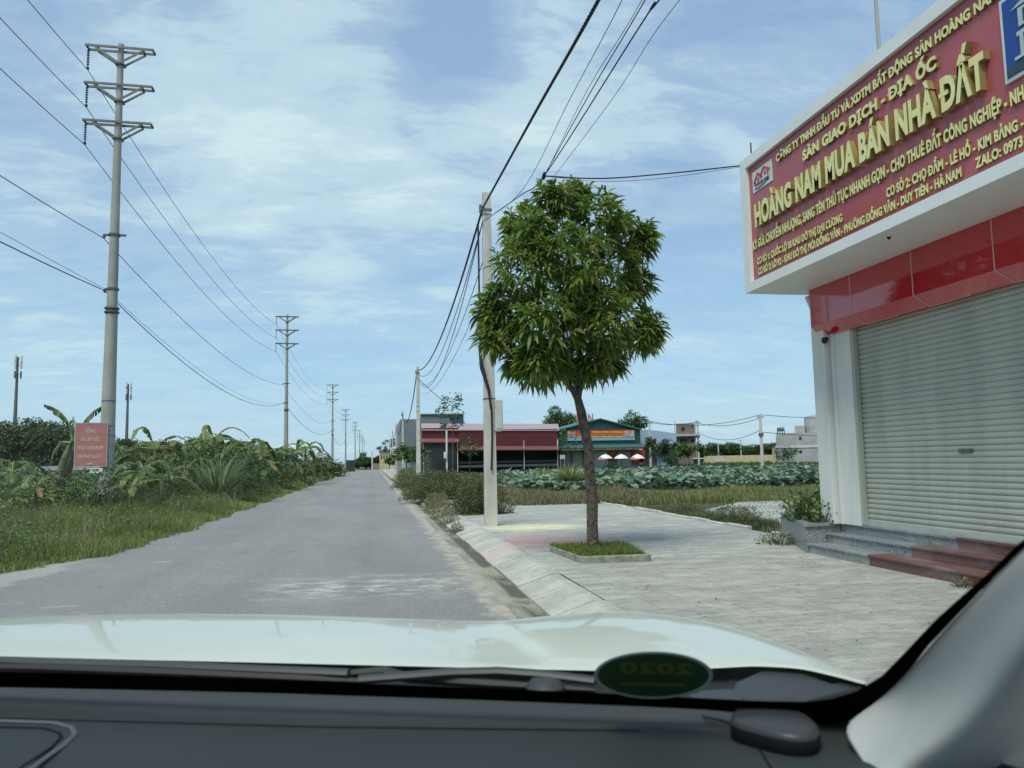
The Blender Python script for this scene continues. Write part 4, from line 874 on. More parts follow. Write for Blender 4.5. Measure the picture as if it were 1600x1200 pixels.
for k, (x, y, h_, r_) in enumerate([(1.88, 17.7, .22, .16), (1.95, 20.4, .35, .3), (1.95, 22.6, .42, .35), (2.0, 24.4, .4, .4), (2.12, 9.35, .07, .06)]):
    bush('kerb_weed', x, y, -.01, r_, r_*1.4, h_, int(380*r_/.16) if r_ > .1 else 60, .05, .012, M_dry,
         ['small dry tuft in the gutter left of the nearest right pole foot', 'dry weed on the kerb stones beyond the pole foot', 'taller dry weed on the kerb, middle of the three', 'farthest of the three dry weeds on the kerb', 'tiny green tuft in the gutter right above the bonnet'][k], 'weed', 'weeds in the gutter and kerb', stems=8)
# plants at the shop
def leafy(name, c_, r, h, n, L_, W_, label, m_=M_weed, cat='plant'):
    return bush(name, c_[0], c_[1], c_[2], r, r, h, n, L_, W_, m_, label, cat, stems=18, upright=.9)
leafy('planter_plant', (7.15, 11.75, .52), .42, .42, 620, .12, .055, 'leafy green plant spilling over the granite planter beside the shop')
leafy('planter_plant', (6.95, 11.12, .52), .2, .34, 150, .10, .05, 'smaller leafy plant in the planter, nearest the white shop column')
leafy('pavement_weed', (6.75, 12.2, .13), .32, .16, 380, .05, .022, 'low weed growing from the pavement at the foot of the granite planter')
n = 240; Pl = np.stack([RNG.uniform(2.6, 6.4, n), RNG.uniform(5, 16, n), np.full(n, .135)], 1); Dl = RNG.normal(0, 1, (n, 3)); Dl[:, 2] = .05
o = leaves('leaf_litter', Pl, Dl, RNG.uniform(.02, .07, n), RNG.uniform(.01, .025, n), mat('dead_leaf', (.16, .12, .07), .9), None, droop=0, up=np.tile([0, 0, 1.], (n, 1))); o['kind'] = 'stuff'; o['label'] = 'dead leaves and bits lying on the pavement'
leafy('pavement_weed', (6.45, 7.7, .13), .12, .09, 60, .05, .012, 'tiny weed tuft at the foot of the red steps')

# grass -------------------------------------------------------------
def road_left(y):
    wide = 1.1*np.exp(-((y-12.2)/3.0)**2); wide = np.where(y > 5, wide, .7)
    return -4.75-wide+.11*np.sin(y*1.3)+.05*np.sin(y*3.7+1)
def scat(n, f):    # f maps two uniforms to x,y
    return f(RNG.random(n), RNG.random(n))
def fbm(x, y, s=1.0):
    return .5+.25*np.sin(x*1.3*s+1.7*np.sin(y*.9*s))+.15*np.sin(y*2.3*s+x*.7*s)+.1*np.sin(x*5.1*s-y*4.3*s)
def grass_field(name, n, yr, xf, hlo, hhi, wid, m_, label, z0=0.0, lean=.35, power=1.6, hgrow=None, clump=0):
    u, v = RNG.random(n), RNG.random(n); y = yr[0]+(yr[1]-yr[0])*v**power; x0, x1 = xf(y); x = x0+(x1-x0)*u
    f = fbm(x, y); H_ = (hlo+(hhi-hlo)*f)*RNG.uniform(.55, 1.15, n)
    if hgrow is not None: H_ *= hgrow(u, y)
    if clump: keep = fbm(x, y, clump) > .47; x, y, H_, f = x[keep], y[keep], H_[keep], f[keep]
    k = len(x); P = np.stack([x, y, np.full(k, z0)], 1); ln = np.zeros((k, 3)); ln[:, :2] = RNG.normal(0, lean, (k, 2))
    o = blades(name, P, H_, ln, wid*(1+np.maximum(0, y-20)*.03), m_, None, tint=np.clip(RNG.random(k)*.75+f*.35-.05, 0, 1), kind='stuff'); o['label'] = label; return o
grass_field('verge_grass', 90000, (6, 60), lambda y: (road_left(y)-2.4, road_left(y)+.12+.18*fbm(y*2.3, y*1.1, 2.2)), .10, .66, .012, M_grass, 'green grass growing along the left edge of the road', hgrow=lambda u, y: .38+1.15*(1-u)**.8, power=1.9)
grass_field('verge_grass', 16000, (7, 50), lambda y: (road_left(y)-5.5, road_left(y)-.25), .5, .95, .012, M_dry, 'tall dry seed stalks standing in the left verge', power=1.7, clump=1.9, lean=.22)

grass_field('roadside_weeds', 60000, (9, 70), lambda y: (road_left(y)-6.5, road_left(y)-1.7), .35, .75, .016, M_weed, 'dark green weeds behind the verge grass on the left', power=1.7)
grass_field('verge_grass', 45000, (55, 175), lambda y: (road_left(y)-6.0, road_left(y)-.1), .5, 1.25, .03, M_grass, 'distant grass along the left roadside', hgrow=lambda u, y: .35+.9*(1-u)**.5, power=1.2)
def leaf_scatter(name, n, yr, xf, hlo, hhi, L_, m_, label, z0=0):
    v = RNG.random(n); y = yr[0]+(yr[1]-yr[0])*v**1.5; x0, x1 = xf(y); x = x0+(x1-x0)*RNG.random(n)
    z = z0+(hlo+(hhi-hlo)*fbm(x, y, 1.4))*RNG.random(n)**.5; D = RNG.normal(0, 1, (n, 3)); D[:, 2] = np.abs(D[:, 2])*.5
    o = leaves(name, np.stack([x, y, z], 1), D, L_*RNG.uniform(.6, 1.4, n), L_*.5*RNG.uniform(.6, 1.3, n), m_, None, droop=.4); o['kind'] = 'stuff'; o['label'] = label; return o
leaf_scatter('roadside_weeds', 34000, (9, 60), lambda y: (road_left(y)-6.5, road_left(y)-.5), .12, .80, .07, M_weed, 'broad-leaved weeds mixed into the left verge')
leaf_scatter('roadside_weeds', 16000, (18, 40), lambda y: (-22+0*y, -9.6+0*y), .4, 1.1, .24, M_weed, 'big-leaved undergrowth below the banana plants at far left')
leaf_scatter('roadside_weeds', 14000, (40, 150), lambda y: (-30+0*y, -9+0*y), .5, 1.6, .4, M_tree2, 'undergrowth between the distant banana plants on the left')
leaf_scatter('verge_flowers', 260, (9, 26), lambda y: (road_left(y)-4, road_left(y)-.6), .3, .62, .03, leafmat('petal', [(0, (.6, .55, .1)), (.5, (.7, .7, .6)), (1, (.75, .72, .65))], .6, .2), 'tiny pale flowers scattered in the left verge')
# right-hand lot
grass_field('lot_weeds', 16000, (11.8, 42), lambda y: (7.62+0*y, 8.15+0*y), .05, .19, .012, M_dry, 'dry weeds along the pavement edging', z0=.06, power=1.2, clump=1.1)
grass_field('lot_weeds', 6000, (15.2, 22), lambda y: (7.7+0*y, 8.6+0*y), .12, .42, .014, M_bush, 'greener weeds bunched behind the pavement edging', z0=.06, power=1)
grass_field('lot_weeds', 9000, (13, 26), lambda y: (9+0*y, 24+0*y), .04, .16, .012, M_dry, 'sparse tufts on the pale gravel', z0=.06, clump=1.7, power=1)
grass_field('lot_grass', 26000, (24.5, 32), lambda y: (7.7+0*y, 28+0*y), .2, .42, .022, M_grass, 'green grass mixed into the rough band before the pond', z0=.06, power=1)
grass_field('lot_grass', 30000, (24.5, 32), lambda y: (7.7+0*y, 28+0*y), .2, .44, .024, M_dry, 'rough grass between the gravel and the lotus pond', z0=.06, power=1)
grass_field('lot_grass', 22000, (25, 36), lambda y: (4.5+0*y, 10+0*y), .2, .6, .024, M_dry, 'dry grass spreading at the back of the pavement', z0=.06, power=1)
grass_field('lot_grass', 22000, (80, 108), lambda y: (22+0*y, 60+0*y), .4, 1.0, .09, M_tree2, 'green strip before the yellow wall', z0=.06, power=1)
grass_field('lot_grass', 24000, (74, 80), lambda y: (5+0*y, 60+0*y), .2, .55, .06, M_grass, 'grass on the far bank of the lotus pond', z0=.06, power=1)
bush('lot_bush', 8.15, 16.6, .06, .42, 1.3, .40, 2600, .05, .016, M_bush, 'dark green weedy bush leaning over the pavement edging', group='bushes in the vacant lot', stems=30)
bush('lot_bush', 8.1, 19.4, .06, .35, .9, .34, 1300, .05, .016, M_bush, 'smaller weedy bush behind it on the edging', group='bushes in the vacant lot', stems=20)
bush('lot_bush', 8.3, 14.0, .06, .35, .8, .25, 700, .05, .014, M_dry, 'thin dry bush in the lot beside the granite planter', group='bushes in the vacant lot', stems=20)
bush('lot_bush', 12.5, 20.5, .06, .9, .7, .35, 1300, .06, .016, M_dry, 'low dry bush standing alone on the pale gravel', group='bushes in the vacant lot', stems=20)
def reed(name, x, y, z, r, h, n, wd, m_, label, out_=1.0):
    t = thing(name, (x, y, z), label, 'tall grass', 'clumps of tall arching grass'); V, Lp, tn = [], [], []
    mb = MB()
    V = []; F = []; T_ = []
    for k in range(n):
        an = random.uniform(0, 2*PI); L_ = h*random.uniform(.7, 1.25); d = np.array([math.cos(an), math.sin(an), 0]); s_ = np.array([-d[1], d[0], 0]); b = np.array([x, y, z])+d*r*.3*random.random(); sp = random.uniform(.25, .9)*out_
        i0 = len(V); tt = random.random()
        for q in range(6):
            t_1 = q/5; p = b+d*L_*sp*t_1**1.6+np.array([0, 0, L_*(t_1-.62*sp*t_1**2.6)]); w1 = wd*(1-t_1**2)*.5+.001; V += [p-s_*w1, p+s_*w1]; T_ += [tt, tt]
        F += [i for q in range(5) for i in (i0+2*q, i0+2*q+1, i0+2*q+3, i0+2*q+2)]
    nmesh('blades', V, F, np.full(len(F)//4, 4), m_, t, T_); return t
q = ony(892, 768, 34); reed('reed_clump', q[0], 34, .06, .9, 1.5, 420, .045, M_grass, 'arching clump of tall grass left of the mango trunk, at the pond edge')
q = ony(850, 745, 40); reed('reed_clump', q[0], 40, .06, .7, 1.3, 160, .045, M_grass, 'smaller clump of tall grass at the pond edge near the red shop', .8)
M_reed = leafmat('silver_reed', [(0, (.11, .16, .06)), (.6, (.19, .25, .10)), (1, (.30, .34, .18))], .6, .3)
q = ony(340, 740, 34); reed('reed_clump', q[0], 34, 0, 1.5, 2.7, 260, .04, M_reed, 'tall silvery reed clump among the plants left of the road', 1.25)
q = ony(318, 740, 37); reed('reed_clump', q[0], 37, 0, 1.5, 2.4, 160, .04, M_reed, 'second silvery reed clump just left of the tallest one', 1.25)

# lotus --------------------------------------------------------------
n = 14000; V = []; F = []; SZ = []; TN = []
us = RNG.random(n); vs_ = RNG.random(n)
for k in range(n):
    y = 31.5+43*vs_[k]**1.3; xl = 6.5+(y-36)*.12; xr = 30+(y-31)*.5
    x = xl+(xr-xl)*us[k]; z = .06+random.uniform(.22, .62)+.13*math.sin(x*.9)*math.sin(y*.7); r = random.uniform(.10, .24); tlt = random.uniform(0, .75); az = random.uniform(0, 2*PI); nn = 8; cup = random.uniform(-.15, .3)
    ca, sa = math.cos(az), math.sin(az); i0 = len(V); V.append((x, y, z-.04)); tt = random.random()
    for j in range(nn):
        an = 2*PI*j/nn; rj = r*(1+.12*math.sin(an*3+k)); lx, ly = rj*math.cos(an), rj*math.sin(an); dz = lx*math.sin(tlt)+cup*r+.09*r*math.sin(an*4+k*1.7)*2; lx *= math.cos(tlt); V.append((x+lx*ca-ly*sa, y+lx*sa+ly*ca, z+dz))
    for j in range(nn): F += [i0, i0+1+j, i0+1+(j+1) % nn]; SZ.append(3)
    TN += [tt]*(nn+1)
o = nmesh('lotus_leaves', V, F, SZ, M_lotus, None, TN, smooth=False); o['kind'] = 'stuff'; o['label'] = 'dense bluish green lotus leaves filling the pond'
M_petal = mat('lotus_petal', (.78, .74, .70), .5)
for k, (x, y, Y_) in enumerate([(978, 748, 40), (1030, 752, 39), (908, 738, 42), (1002, 741, 46), (868, 738, 46), (815, 742, 41), (1262, 738, 50)]):
    c_ = ony(x, y, Y_); mb = MB()
    for ring_, (tl, L_) in enumerate(((.25, .2), (.7, .22), (1.15, .2))):
        for j in range(7):
            an = 2*PI*(j+.5*ring_)/7; d = np.array([math.cos(an)*math.sin(tl), math.sin(an)*math.sin(tl), math.cos(tl)]); s_ = np.array([-math.sin(an), math.cos(an), 0]); b = np.array(c_); mb.add([b, b+d*L_*.5-s_*.05, b+d*L_, b+d*L_*.5+s_*.05], [(0, 1, 2, 3)])
    fl = thing('lotus_flower', c_, ['largest white lotus flower right of the mango trunk', 'white lotus flower right of the largest one', 'white lotus flower just left of the mango trunk', 'small white lotus flower far back in the pond', 'small white lotus bud near the tall grass clump', 'white lotus flower at the left end of the pond', 'small lotus flower at the right of the pond near the shop'][k], 'flower', 'lotus flowers in the pond')
    mb.build('petals', M_petal, fl); mb = MB(); mb.tube([(c_[0], c_[1], .06), c_], .012, 5); mb.build('stalk', M_tree2 and mat('green_stem', (.10, .16, .05), .6), fl)

# ================================================================== bananas
def banana_leaf(b, az, L_, wd, rise, m_, parent, tear=.8, tint=None):
    """arched leaf: midrib from b, rising then drooping, blade halves torn into strips"""
    d = np.array([math.cos(az), math.sin(az), 0]); s_ = np.array([-d[1], d[0], 0]); b = np.array(b, float); V, F, T_ = [], [], []
    tt = random.uniform(.05, .98) if tint is None else tint; K = 22
    def P(t): return b + d*L_*(.95*t*(1-.12*t)) + np.array([0, 0, L_*(rise*t-(.35+rise*.75)*t**2.3)])
    for sgn_ in (-1, 1):
        j = 0
        while j < K:
            run = random.randint(1, 4) if random.random() < tear else random.randint(3, 7); j2 = min(K, j+run); dr = random.uniform(.1, .55)
            for q in range(j, j2+1):
                t = .13+.87*q/K; w1 = wd*math.sin(PI*min(1, (q/K)*.93+.05))**.55*(1 if q < K else .1); p = P(t); e_ = p+s_*sgn_*w1*(1-.3*dr)-np.array([0, 0, w1*dr])+d*.05
                if q == j2 and j2 < K: e_ = e_-d*.05
                V += [p, p*.5+e_*.5+np.array([0, 0, w1*.08]), e_]; T_ += [tt, tt, min(1, tt+.05)]
                if q > j:
                    i0 = len(V)-6; F += [i0, i0+3, i0+4, i0+1, i0+1, i0+4, i0+5, i0+2]
            j = j2
    o = nmesh('leaf', V, F, np.full(len(F)//4, 4), m_, parent, T_)
    return o, [P(t) for t in np.linspace(0, .98, 9)]
M_stem = mat('banana_stem', (.16, .19, .08), .6, c2=(.10, .075, .04), scale=5, stretch=(1, 1, .3)); M_rib = mat('banana_midrib', (.22, .30, .10), .5)
def banana(h=2.2, nl=8, L_=1.9, label='', seed=0):
    random.seed(seed); t = thing('banana_plant', (0, 0, 0), label, 'banana plant', 'banana plants left of the road')
    mb = MB(); mb.tube([(0, 0, -.1), (.03, 0, h*.5), (0, .03, h), (0, .03, h+.12)], [.13, .11, .075, .03], 10); mb.build('stem', M_stem, t, True)
    for k in range(nl):
        az = k*2.4+random.uniform(-.3, .3); f = k/nl; o, rib = banana_leaf((0, .03, h-.05+.1*f), az, L_*random.uniform(.65, 1.15), .25*random.uniform(.7, 1.2), random.uniform(-.1, .25)+1.2*f, M_ban, t, .8)
        mb = MB(); mb.tube(rib, [.028, .024, .02, .017, .014, .011, .008, .006, .004], 5, cap=False); mb.build('midrib', M_rib, o, True)
    return t
ban = [banana(2.3, 9, 2.0, seed=3), banana(1.7, 8, 1.9, seed=5), banana(2.9, 9, 2.2, seed=8)]
random.seed(21)
spots = [(255, 705, 26, 1, .8, 'low banana plant with upright pale new leaves right of the nearest left pole'), (225, 700, 27.5, 1, .72, 'low banana plant just right of the nearest left pole'),
 (20, 700, 27, 1, .75, 'banana plant with wide arching leaves at the left edge'), (60, 712, 24, 1, .55, 'small banana plant low in the undergrowth at far left'), (-35, 690, 30, 0, .8, 'banana plant cut by the left edge of the view'), (205, 722, 25.5, 1, .5, 'dark drooping banana plant beside the pole foot'),
 (385, 672, 50, 0, 1.25, 'tall banana plant behind the silvery reeds'), (355, 676, 56, 0, 1.3, 'banana plant standing behind the reed clump'), (405, 678, 47, 1, 1.3, 'bushy banana plant right of the silvery reeds'), (425, 684, 52, 0, 1.05, 'banana plant left of the second power pole foot'),
 (330, 680, 60, 2, 1.1, 'banana plant rising above the weeds left of the reeds'), (300, 690, 52, 0, .95, 'banana plant at the left of the far row'), (280, 690, 48, 1, .95, 'leftmost banana plant of the far row'),
 (447, 690, 60, 0, 1.0, 'banana plant hiding the foot of the second power pole'), (462, 686, 66, 2, .95, 'banana plant just right of the second power pole'), (478, 680, 58, 2, .95, 'upright banana plant with spiky top right of the second pole'), (492, 690, 62, 0, .85, 'banana plant at the right end of the row'), (503, 698, 66, 1, .85, 'last small banana plant by the roadside'),
 (465, 712, 50, 1, .7, 'low banana clump in front of the row near the second pole'), (415, 710, 46, 1, .8, 'low banana plant with drooping leaves in front of the row'), (310, 672, 75, 2, 1.2, 'distant tall banana plant over the left bushes'), (370, 690, 44, 1, .95, 'banana plant partly hidden by the reeds')]
for i, (x, y, Y_, v, sc, lb) in enumerate(spots):
    o = ban[v] if i in (6, 2, 10) and not ban[v].get('used') else dup(ban[v])
    if o is ban[v]: o['used'] = 1
    c_ = ony(x, y, Y_); hT = {0: 2.3, 1: 1.7, 2: 2.9}[v]+1.1; s_ = sc*1.0
    o.location = (c_[0], Y_, max(-.3, min(.2, c_[2]-hT*s_))); o.scale = (s_, s_, s_); o.rotation_euler = (0, 0, random.uniform(0, 6.28)); o['label'] = lb
for b_ in ban:
    if b_.get('used'): del b_['used']
for o in list(COL.objects):
    if o.get('used'): del o['used']
random.seed(77)
lab2 = ['in the front rank by the verge', 'half buried in undergrowth', 'in the second rank', 'in the back rank', 'near the reeds', 'left of the reeds', 'right of the reeds', 'beside the second power pole', 'behind the front rank', 'with drooping outer leaves', 'leaning to the road', 'in a tight clump']
for i in range(40):
    px_ = 215+i*7.6+random.uniform(-4, 4); Y_ = random.uniform(40, 62)+max(0, px_-380)*.16; v = random.choice((0, 1, 1, 2)); sc = random.uniform(.7, 1.15); c_ = ony(px_, 700, Y_)
    if c_[0] > -8.6: continue
    o = dup(ban[v]); o.location = (c_[0], Y_, -.45*random.random()); o.scale = (sc, sc, sc*random.uniform(.7, 1.05)); o.rotation_euler = (random.uniform(-.22, .22), random.uniform(-.22, .22), random.uniform(0, 6.28))
    o['label'] = '%s banana plant %s, %s' % (['Low', 'Tall', 'Bushy', 'Slim'][i % 4].lower(), lab2[i % 12], ['a little past the nearest pole', 'midway to the second pole', 'close before the second pole', 'beyond the second pole'][i//10])
    o['group'] = 'banana plants left of the road'
def lshrub(px, pyt, Y_, w_, n, label):
    c_ = ony(px, 725, Y_); zt_ = ony(px, pyt, Y_)[2]; return bush('roadside_shrub', c_[0], Y_, 0, w_, w_*.8, zt_/1.1, n, .17*Y_/40, .085*Y_/40, random.choice((M_tree2, M_tree)), label, 'shrub', 'broadleaf shrubs left of the road', stems=16, upright=.6)
for a in [(230, 708, 31, 1.3, 1500, 'round green shrub right of the nearest left pole foot'), (270, 716, 33, 1.2, 1500, 'dark blue-green shrub left of the silvery reeds'), (375, 700, 37, 1.2, 1500, 'yellow-green shrub just right of the silvery reeds'), (385, 708, 42, 1.3, 1500, 'shrub in front of the banana row'), (418, 712, 48, 1.4, 1300, 'shrub at the foot of the second power pole'), (446, 712, 58, 1.6, 1300, 'shrub near the right end of the banana row'), (484, 716, 75, 1.8, 1200, 'shrub beyond the last banana'), (509, 720, 95, 2.0, 1000, 'distant shrub by the left road edge'), (40, 722, 29, 1.6, 1500, 'low shrub below the left trees'), (5, 716, 33, 1.8, 1500, 'shrub at the left edge of the view'), (190, 722, 28, 1.0, 1200, 'low shrub right behind the pole foot'), (135, 735, 27, 1.0, 1000, 'low shrub below the red notice board'), (300, 706, 45, 2.0, 1500, 'shrub behind and left of the reeds'), (345, 694, 52, 2.2, 1500, 'broad shrub behind the reeds')]: lshrub(*a)
# big leaning banana behind the notice board
c_ = ony(98, 768, 33); bb = thing('banana_plant', (c_[0], 33, 0), 'tall leaning banana plant with two trunks and few torn leaves behind the red notice board', 'banana plant', 'banana plants left of the road')
def Bp(px, py, Y_=33): return ony(px, py, Y_)
mb = MB(); mb.tube([Bp(84, 775), Bp(92, 745), Bp(103, 712), Bp(113, 688)], [.20, .17, .13, .09], 12); mb.build('stem', M_stem, bb, True)
mb = MB(); mb.tube([Bp(98, 775, 33.4), Bp(106, 738, 33.4), Bp(115, 705, 33.4), Bp(119, 684, 33.4)], [.18, .15, .12, .08], 12); mb.build('stem', M_stem, bb, True)
random.seed(4)
def path_leaf(pts, wd, droop_, tint_, par, name='leaf'):
    """banana leaf whose midrib follows the given points; both halves hang, torn into strips"""
    pts = [np.array(p, float) for p in pts]; d_ = np.linspace(0, 1, len(pts)); K = 26
    def P(t): return np.array([np.interp(t, d_, [p[k] for p in pts]) for k in range(3)])
    V, F, T_ = [], [], []
    for sg_ in (-1, 1):
        j = 0
        while j < K:
            run = random.randint(2, 6); j2 = min(K, j+run); dr = droop_*random.uniform(.7, 1.15)
            for q in range(j, j2+1):
                t = .16+.84*q/K; p = P(min(1, t)); tg = P(min(1, t+.03))-P(t-.03); tg /= np.linalg.norm(tg)+1e-9; sd_ = np.cross(tg, [0, 0, 1.]); sd_ /= np.linalg.norm(sd_)+1e-9; w1 = wd*math.sin(PI*(q/K*.93+.05))**.5
                e_ = p+sd_*sg_*w1*(1-dr*.7)-np.array([0, 0, w1*dr]); e_ = e_-tg*.04*(q == j2)
                V += [p, p*.5+e_*.5+np.array([0, 0, w1*.1]), e_]; T_ += [tint_]*3
                if q > j: i0 = len(V)-6; F += [i0, i0+3, i0+4, i0+1, i0+1, i0+4, i0+5, i0+2]
            j = j2
    o = nmesh(name, V, F, np.full(len(F)//4, 4), M_ban, par, T_); mb = MB(); mb.tube([P(t) for t in np.linspace(0, 1, 12)], list(np.linspace(.045, .008, 12)), 6, cap=False); mb.build('midrib', M_rib, o, True); return o
for pth, wd, dr, tn in [([(113, 690), (110, 670), (104, 655), (94, 643), (82, 636), (68, 632)], .26, .9, .1), ([(119, 688), (126, 668), (136, 653), (148, 641), (162, 633)], .27, .85, .05), ([(117, 690), (117, 668), (114, 650)], .07, .3, .3),
    ([(119, 690), (135, 680), (165, 676), (182, 690), (192, 712)], .26, .95, .1), ([(112, 692), (96, 690), (84, 705), (78, 728)], .2, .9, .3), ([(118, 692), (128, 700), (132, 725), (131, 748)], .16, .9, 1.0), ([(109, 700), (100, 712), (96, 740)], .14, .9, 1.0)]:
    path_leaf([Bp(x, y, 33+.25*math.sin(x)) for x, y in pth], wd, dr, tn, bb)
# ================================================================== trees
def tree_proto(name, h, crown, n, L_, m_, tr=.18, seed=1, group=None, lobes=14, base=.35, sparse=False, cat='tree'):
    random.seed(seed); rg = np.random.default_rng(seed); t = thing(name, (0, 0, 0), '', cat, group); cr_ = crown/2; cz_ = h*(1+base)/2; vr = h*(1-base)/2
    mb = MB(); mb.tube([(0, 0, -.2), (.05*h*.1, 0, h*base*.6), (0, .02*h, h*base), (0, 0, cz_)], [tr, tr*.8, tr*.7, tr*.35], 9); mb.build('trunk', M_trunk, t, True)
    Pp, Dp, Tn = [], [], []; mb = MB()
    for k in range(lobes):
        v = rg.normal(0, 1, 3); v /= np.linalg.norm(v); v[2] = v[2]*.9+.05; c0 = np.array([v[0]*cr_*.62, v[1]*cr_*.62, cz_+v[2]*vr*.62]); r = cr_*random.uniform(.30, .48)
        st_ = np.array([0, 0, h*base*random.uniform(.9, 1.2)]); mb.tube([st_, (st_+c0)/2+rg.normal(0, .05*cr_, 3), c0], [tr*.45, tr*.25, tr*.1], 6, cap=False)
        m__ = n//lobes; u = rg.normal(0, 1, (m__, 3)); u = unit(u); rad = r*(.55+.5*rg.random((m__, 1)))*(1+.15*np.sin(u[:, :1]*7)); Pp.append(c0+u*rad*np.array([1, 1, .8])); Dp.append(u+rg.normal(0, .5, (m__, 3))); Tn.append(np.clip(rg.random(m__)*.8+rg.random()*.25, 0, 1))
    mb.build('limbs', M_trunk, t, True); Pp = np.concatenate(Pp); k = len(Pp)
    leaves('crown', Pp, np.concatenate(Dp), L_*rg.uniform(.7, 1.3, k), L_*.55*rg.uniform(.7, 1.3, k), m_, t, droop=.3, tint=np.concatenate(Tn)); return t
GT = 'dark broad trees far left'
tp = [tree_proto('tree', 7, 7, 7000, .34, M_tree, .2, 11, GT, 18, .18), tree_proto('tree', 6.5, 6, 6000, .32, M_tree, .2, 12, GT, 14, .15)]
used = set()
def place(protos, i, x, y, z, s_, label, group, sz=None):
    o = protos[i] if id(protos[i]) not in used else dup(protos[i]); used.add(id(protos[i]))
    o.location = (x, y, z); o.scale = (s_, s_, sz or s_); o.rotation_euler = (0, 0, random.uniform(0, 6.28)); o['label'] = label
    if group: o['group'] = group
    elif 'group' in o: del o['group']
    return o
random.seed(31)
hz = [(-50, 660, 78, 1.25), (-10, 655, 80, 1.2), (28, 654, 84, 1.2), (62, 657, 80, 1.15), (92, 662, 78, 1.05), (118, 668, 88, 1.1), (150, 676, 92, 1.05), (185, 674, 76, .9), (222, 682, 90, 1.0), (250, 686, 98, 1.0), (275, 688, 104, 1.0), (300, 690, 110, .95), (335, 688, 116, 1.0), (372, 690, 120, 1.0), (405, 694, 126, .95), (436, 698, 132, .9)]
lbt = ['at the left edge of the view', 'second from the left edge', 'below the larger telecom mast', 'right of the mast tree', 'left of the tall leaning banana', 'behind the tall leaning banana plant', 'behind the red notice board', 'right of the nearest power pole, pale leafy top', 'farther right of the nearest pole', 'behind the low bananas', 'over the left end of the banana row', 'left of the silvery reeds', 'behind the silvery reeds', 'above the banana row', 'near the second power pole, left side', 'just behind the second power pole']
for i, (x, y, Y_, s_) in enumerate(hz):
    c_ = ony(x, y, Y_); b_ = tp[i % 2]; H0 = (7, 6.5)[i % 2]*1.0; sz = max(.5, c_[2]/H0)*random.uniform(.82, 1.16); s_ *= random.uniform(.8, 1.1)
    place(tp, i % 2, c_[0], Y_, 0, s_, 'dark broadleaf tree ' + lbt[i], GT, sz)
GF = 'trees of the distant tree line on the right'
for i, x in enumerate(range(1082, 1290, 14)):
    c_ = ony(x, 694+random.uniform(-4, 3), 175+random.uniform(-8, 12)); place(tp, i % 2, c_[0], c_[1], 0, 1.15, ['dark tree in the distant line behind the yellow wall, number', ''][0] if False else 'dark distant tree, ' + ['leftmost behind the brick tower', 'second from the brick tower', 'third from the brick tower', 'fourth from the brick tower', 'left of the small far pole', 'behind the small far pole', 'right of the small far pole', 'left of the tall lone pole', 'behind the tall lone pole', 'right of the tall lone pole', 'left of the pale house', 'behind the pale house left end', 'behind the pale house middle', 'behind the pale house right', 'behind the shop column'][i] + ' in the right tree line', GF, c_[2]/6.8)
pr = [tree_proto('tree', 9, 6, 5200, .30, M_tree2, .16, 41, None, 12, .5)]
c_ = ony(872, 632, 108); place(pr, 0, c_[0], 108, 0, .95, 'rounded tree with bare lower trunks behind the red-roofed shop', None, c_[2]/9)
pr = [tree_proto('tree', 9, 6, 6500, .30, M_tree, .16, 43, None, 12, .3)]
c_ = ony(988, 637, 116); place(pr, 0, c_[0], 116, 0, 1.0, 'dense rounded tree behind the green-roofed shop', None, c_[2]/9)
# sparse roadside saplings
def sapling(px, ytop, Y_, cw, label, n=130, L_=.35, yb=None, m_=M_tree2, tr=.05, tiers=5):
    c_ = ony(px, ytop, Y_); h_ = c_[2]; t = thing('sapling', (c_[0], Y_, 0), label, 'young tree', 'thin young trees on the right'); mb = MB(); mb.tube([(c_[0], Y_, -.05), (c_[0]+.05, Y_, h_*.5), (c_[0], Y_, h_*.97)], [tr, tr*.7, tr*.25], 7); mb.build('trunk', M_trunk, t, True)
    Pp, Dp = [], []; mb = MB()
    for k in range(tiers):
        zz = h_*(1-.42*k/tiers)-.1; 
        for j in range(4):
            an = random.uniform(0, 6.28); r_ = cw/2*random.uniform(.5, 1); e_ = np.array([c_[0]+r_*math.cos(an), Y_+r_*math.sin(an), zz+random.uniform(-.1, .25)]); mb.tube([(c_[0], Y_, zz-.25), e_], [.018, .007], 4, cap=False)
            for q in range(n//(tiers*4)): Pp.append(e_+np.random.default_rng(k*50+j*9+q).normal(0, .17, 3)); Dp.append((math.cos(an+random.uniform(-1.5, 1.5)), math.sin(an+random.uniform(-1.5, 1.5)), random.uniform(-.3, .6)))
    mb.build('twigs', M_trunk, t); leaves('foliage', np.array(Pp), np.array(Dp), L_, L_*.5, m_, t, droop=.3); return t
sapling(706, 622, 62, 2.0, 'tall thin young tree with tufts of large leaves in front of the red shop', 340, .30, tiers=4)
sapling(644, 700, 76, 2.6, 'small leafy tree in front of the grey warehouse', 500, .35, tiers=4)
sapling(657, 715, 58, 1.3, 'short sapling right by the second short pole', 120, .2)
sapling(886, 676, 68, 1.6, 'thin sparse sapling in front of the join between the red and green shops', 120, .3)
sapling(1028, 690, 74, 2.2, 'small dark tree in front of the pale blue building', 900, .3, m_=M_tree)
sapling(1075, 696, 76, 3.0, 'green tree in front of the unfinished brick tower', 1400, .3, m_=M_tree2)
sapling(1230, 702, 72, 1.9, 'small tree in front of the pale concrete house', 420, .26, m_=M_tree)
sapling(1048, 712, 74, 1.6, 'young plant right of the pale blue building door', 200, .3)
sapling(733, 688, 66, 1.6, 'young tree half hidden behind the nearest right pole', 160, .3)

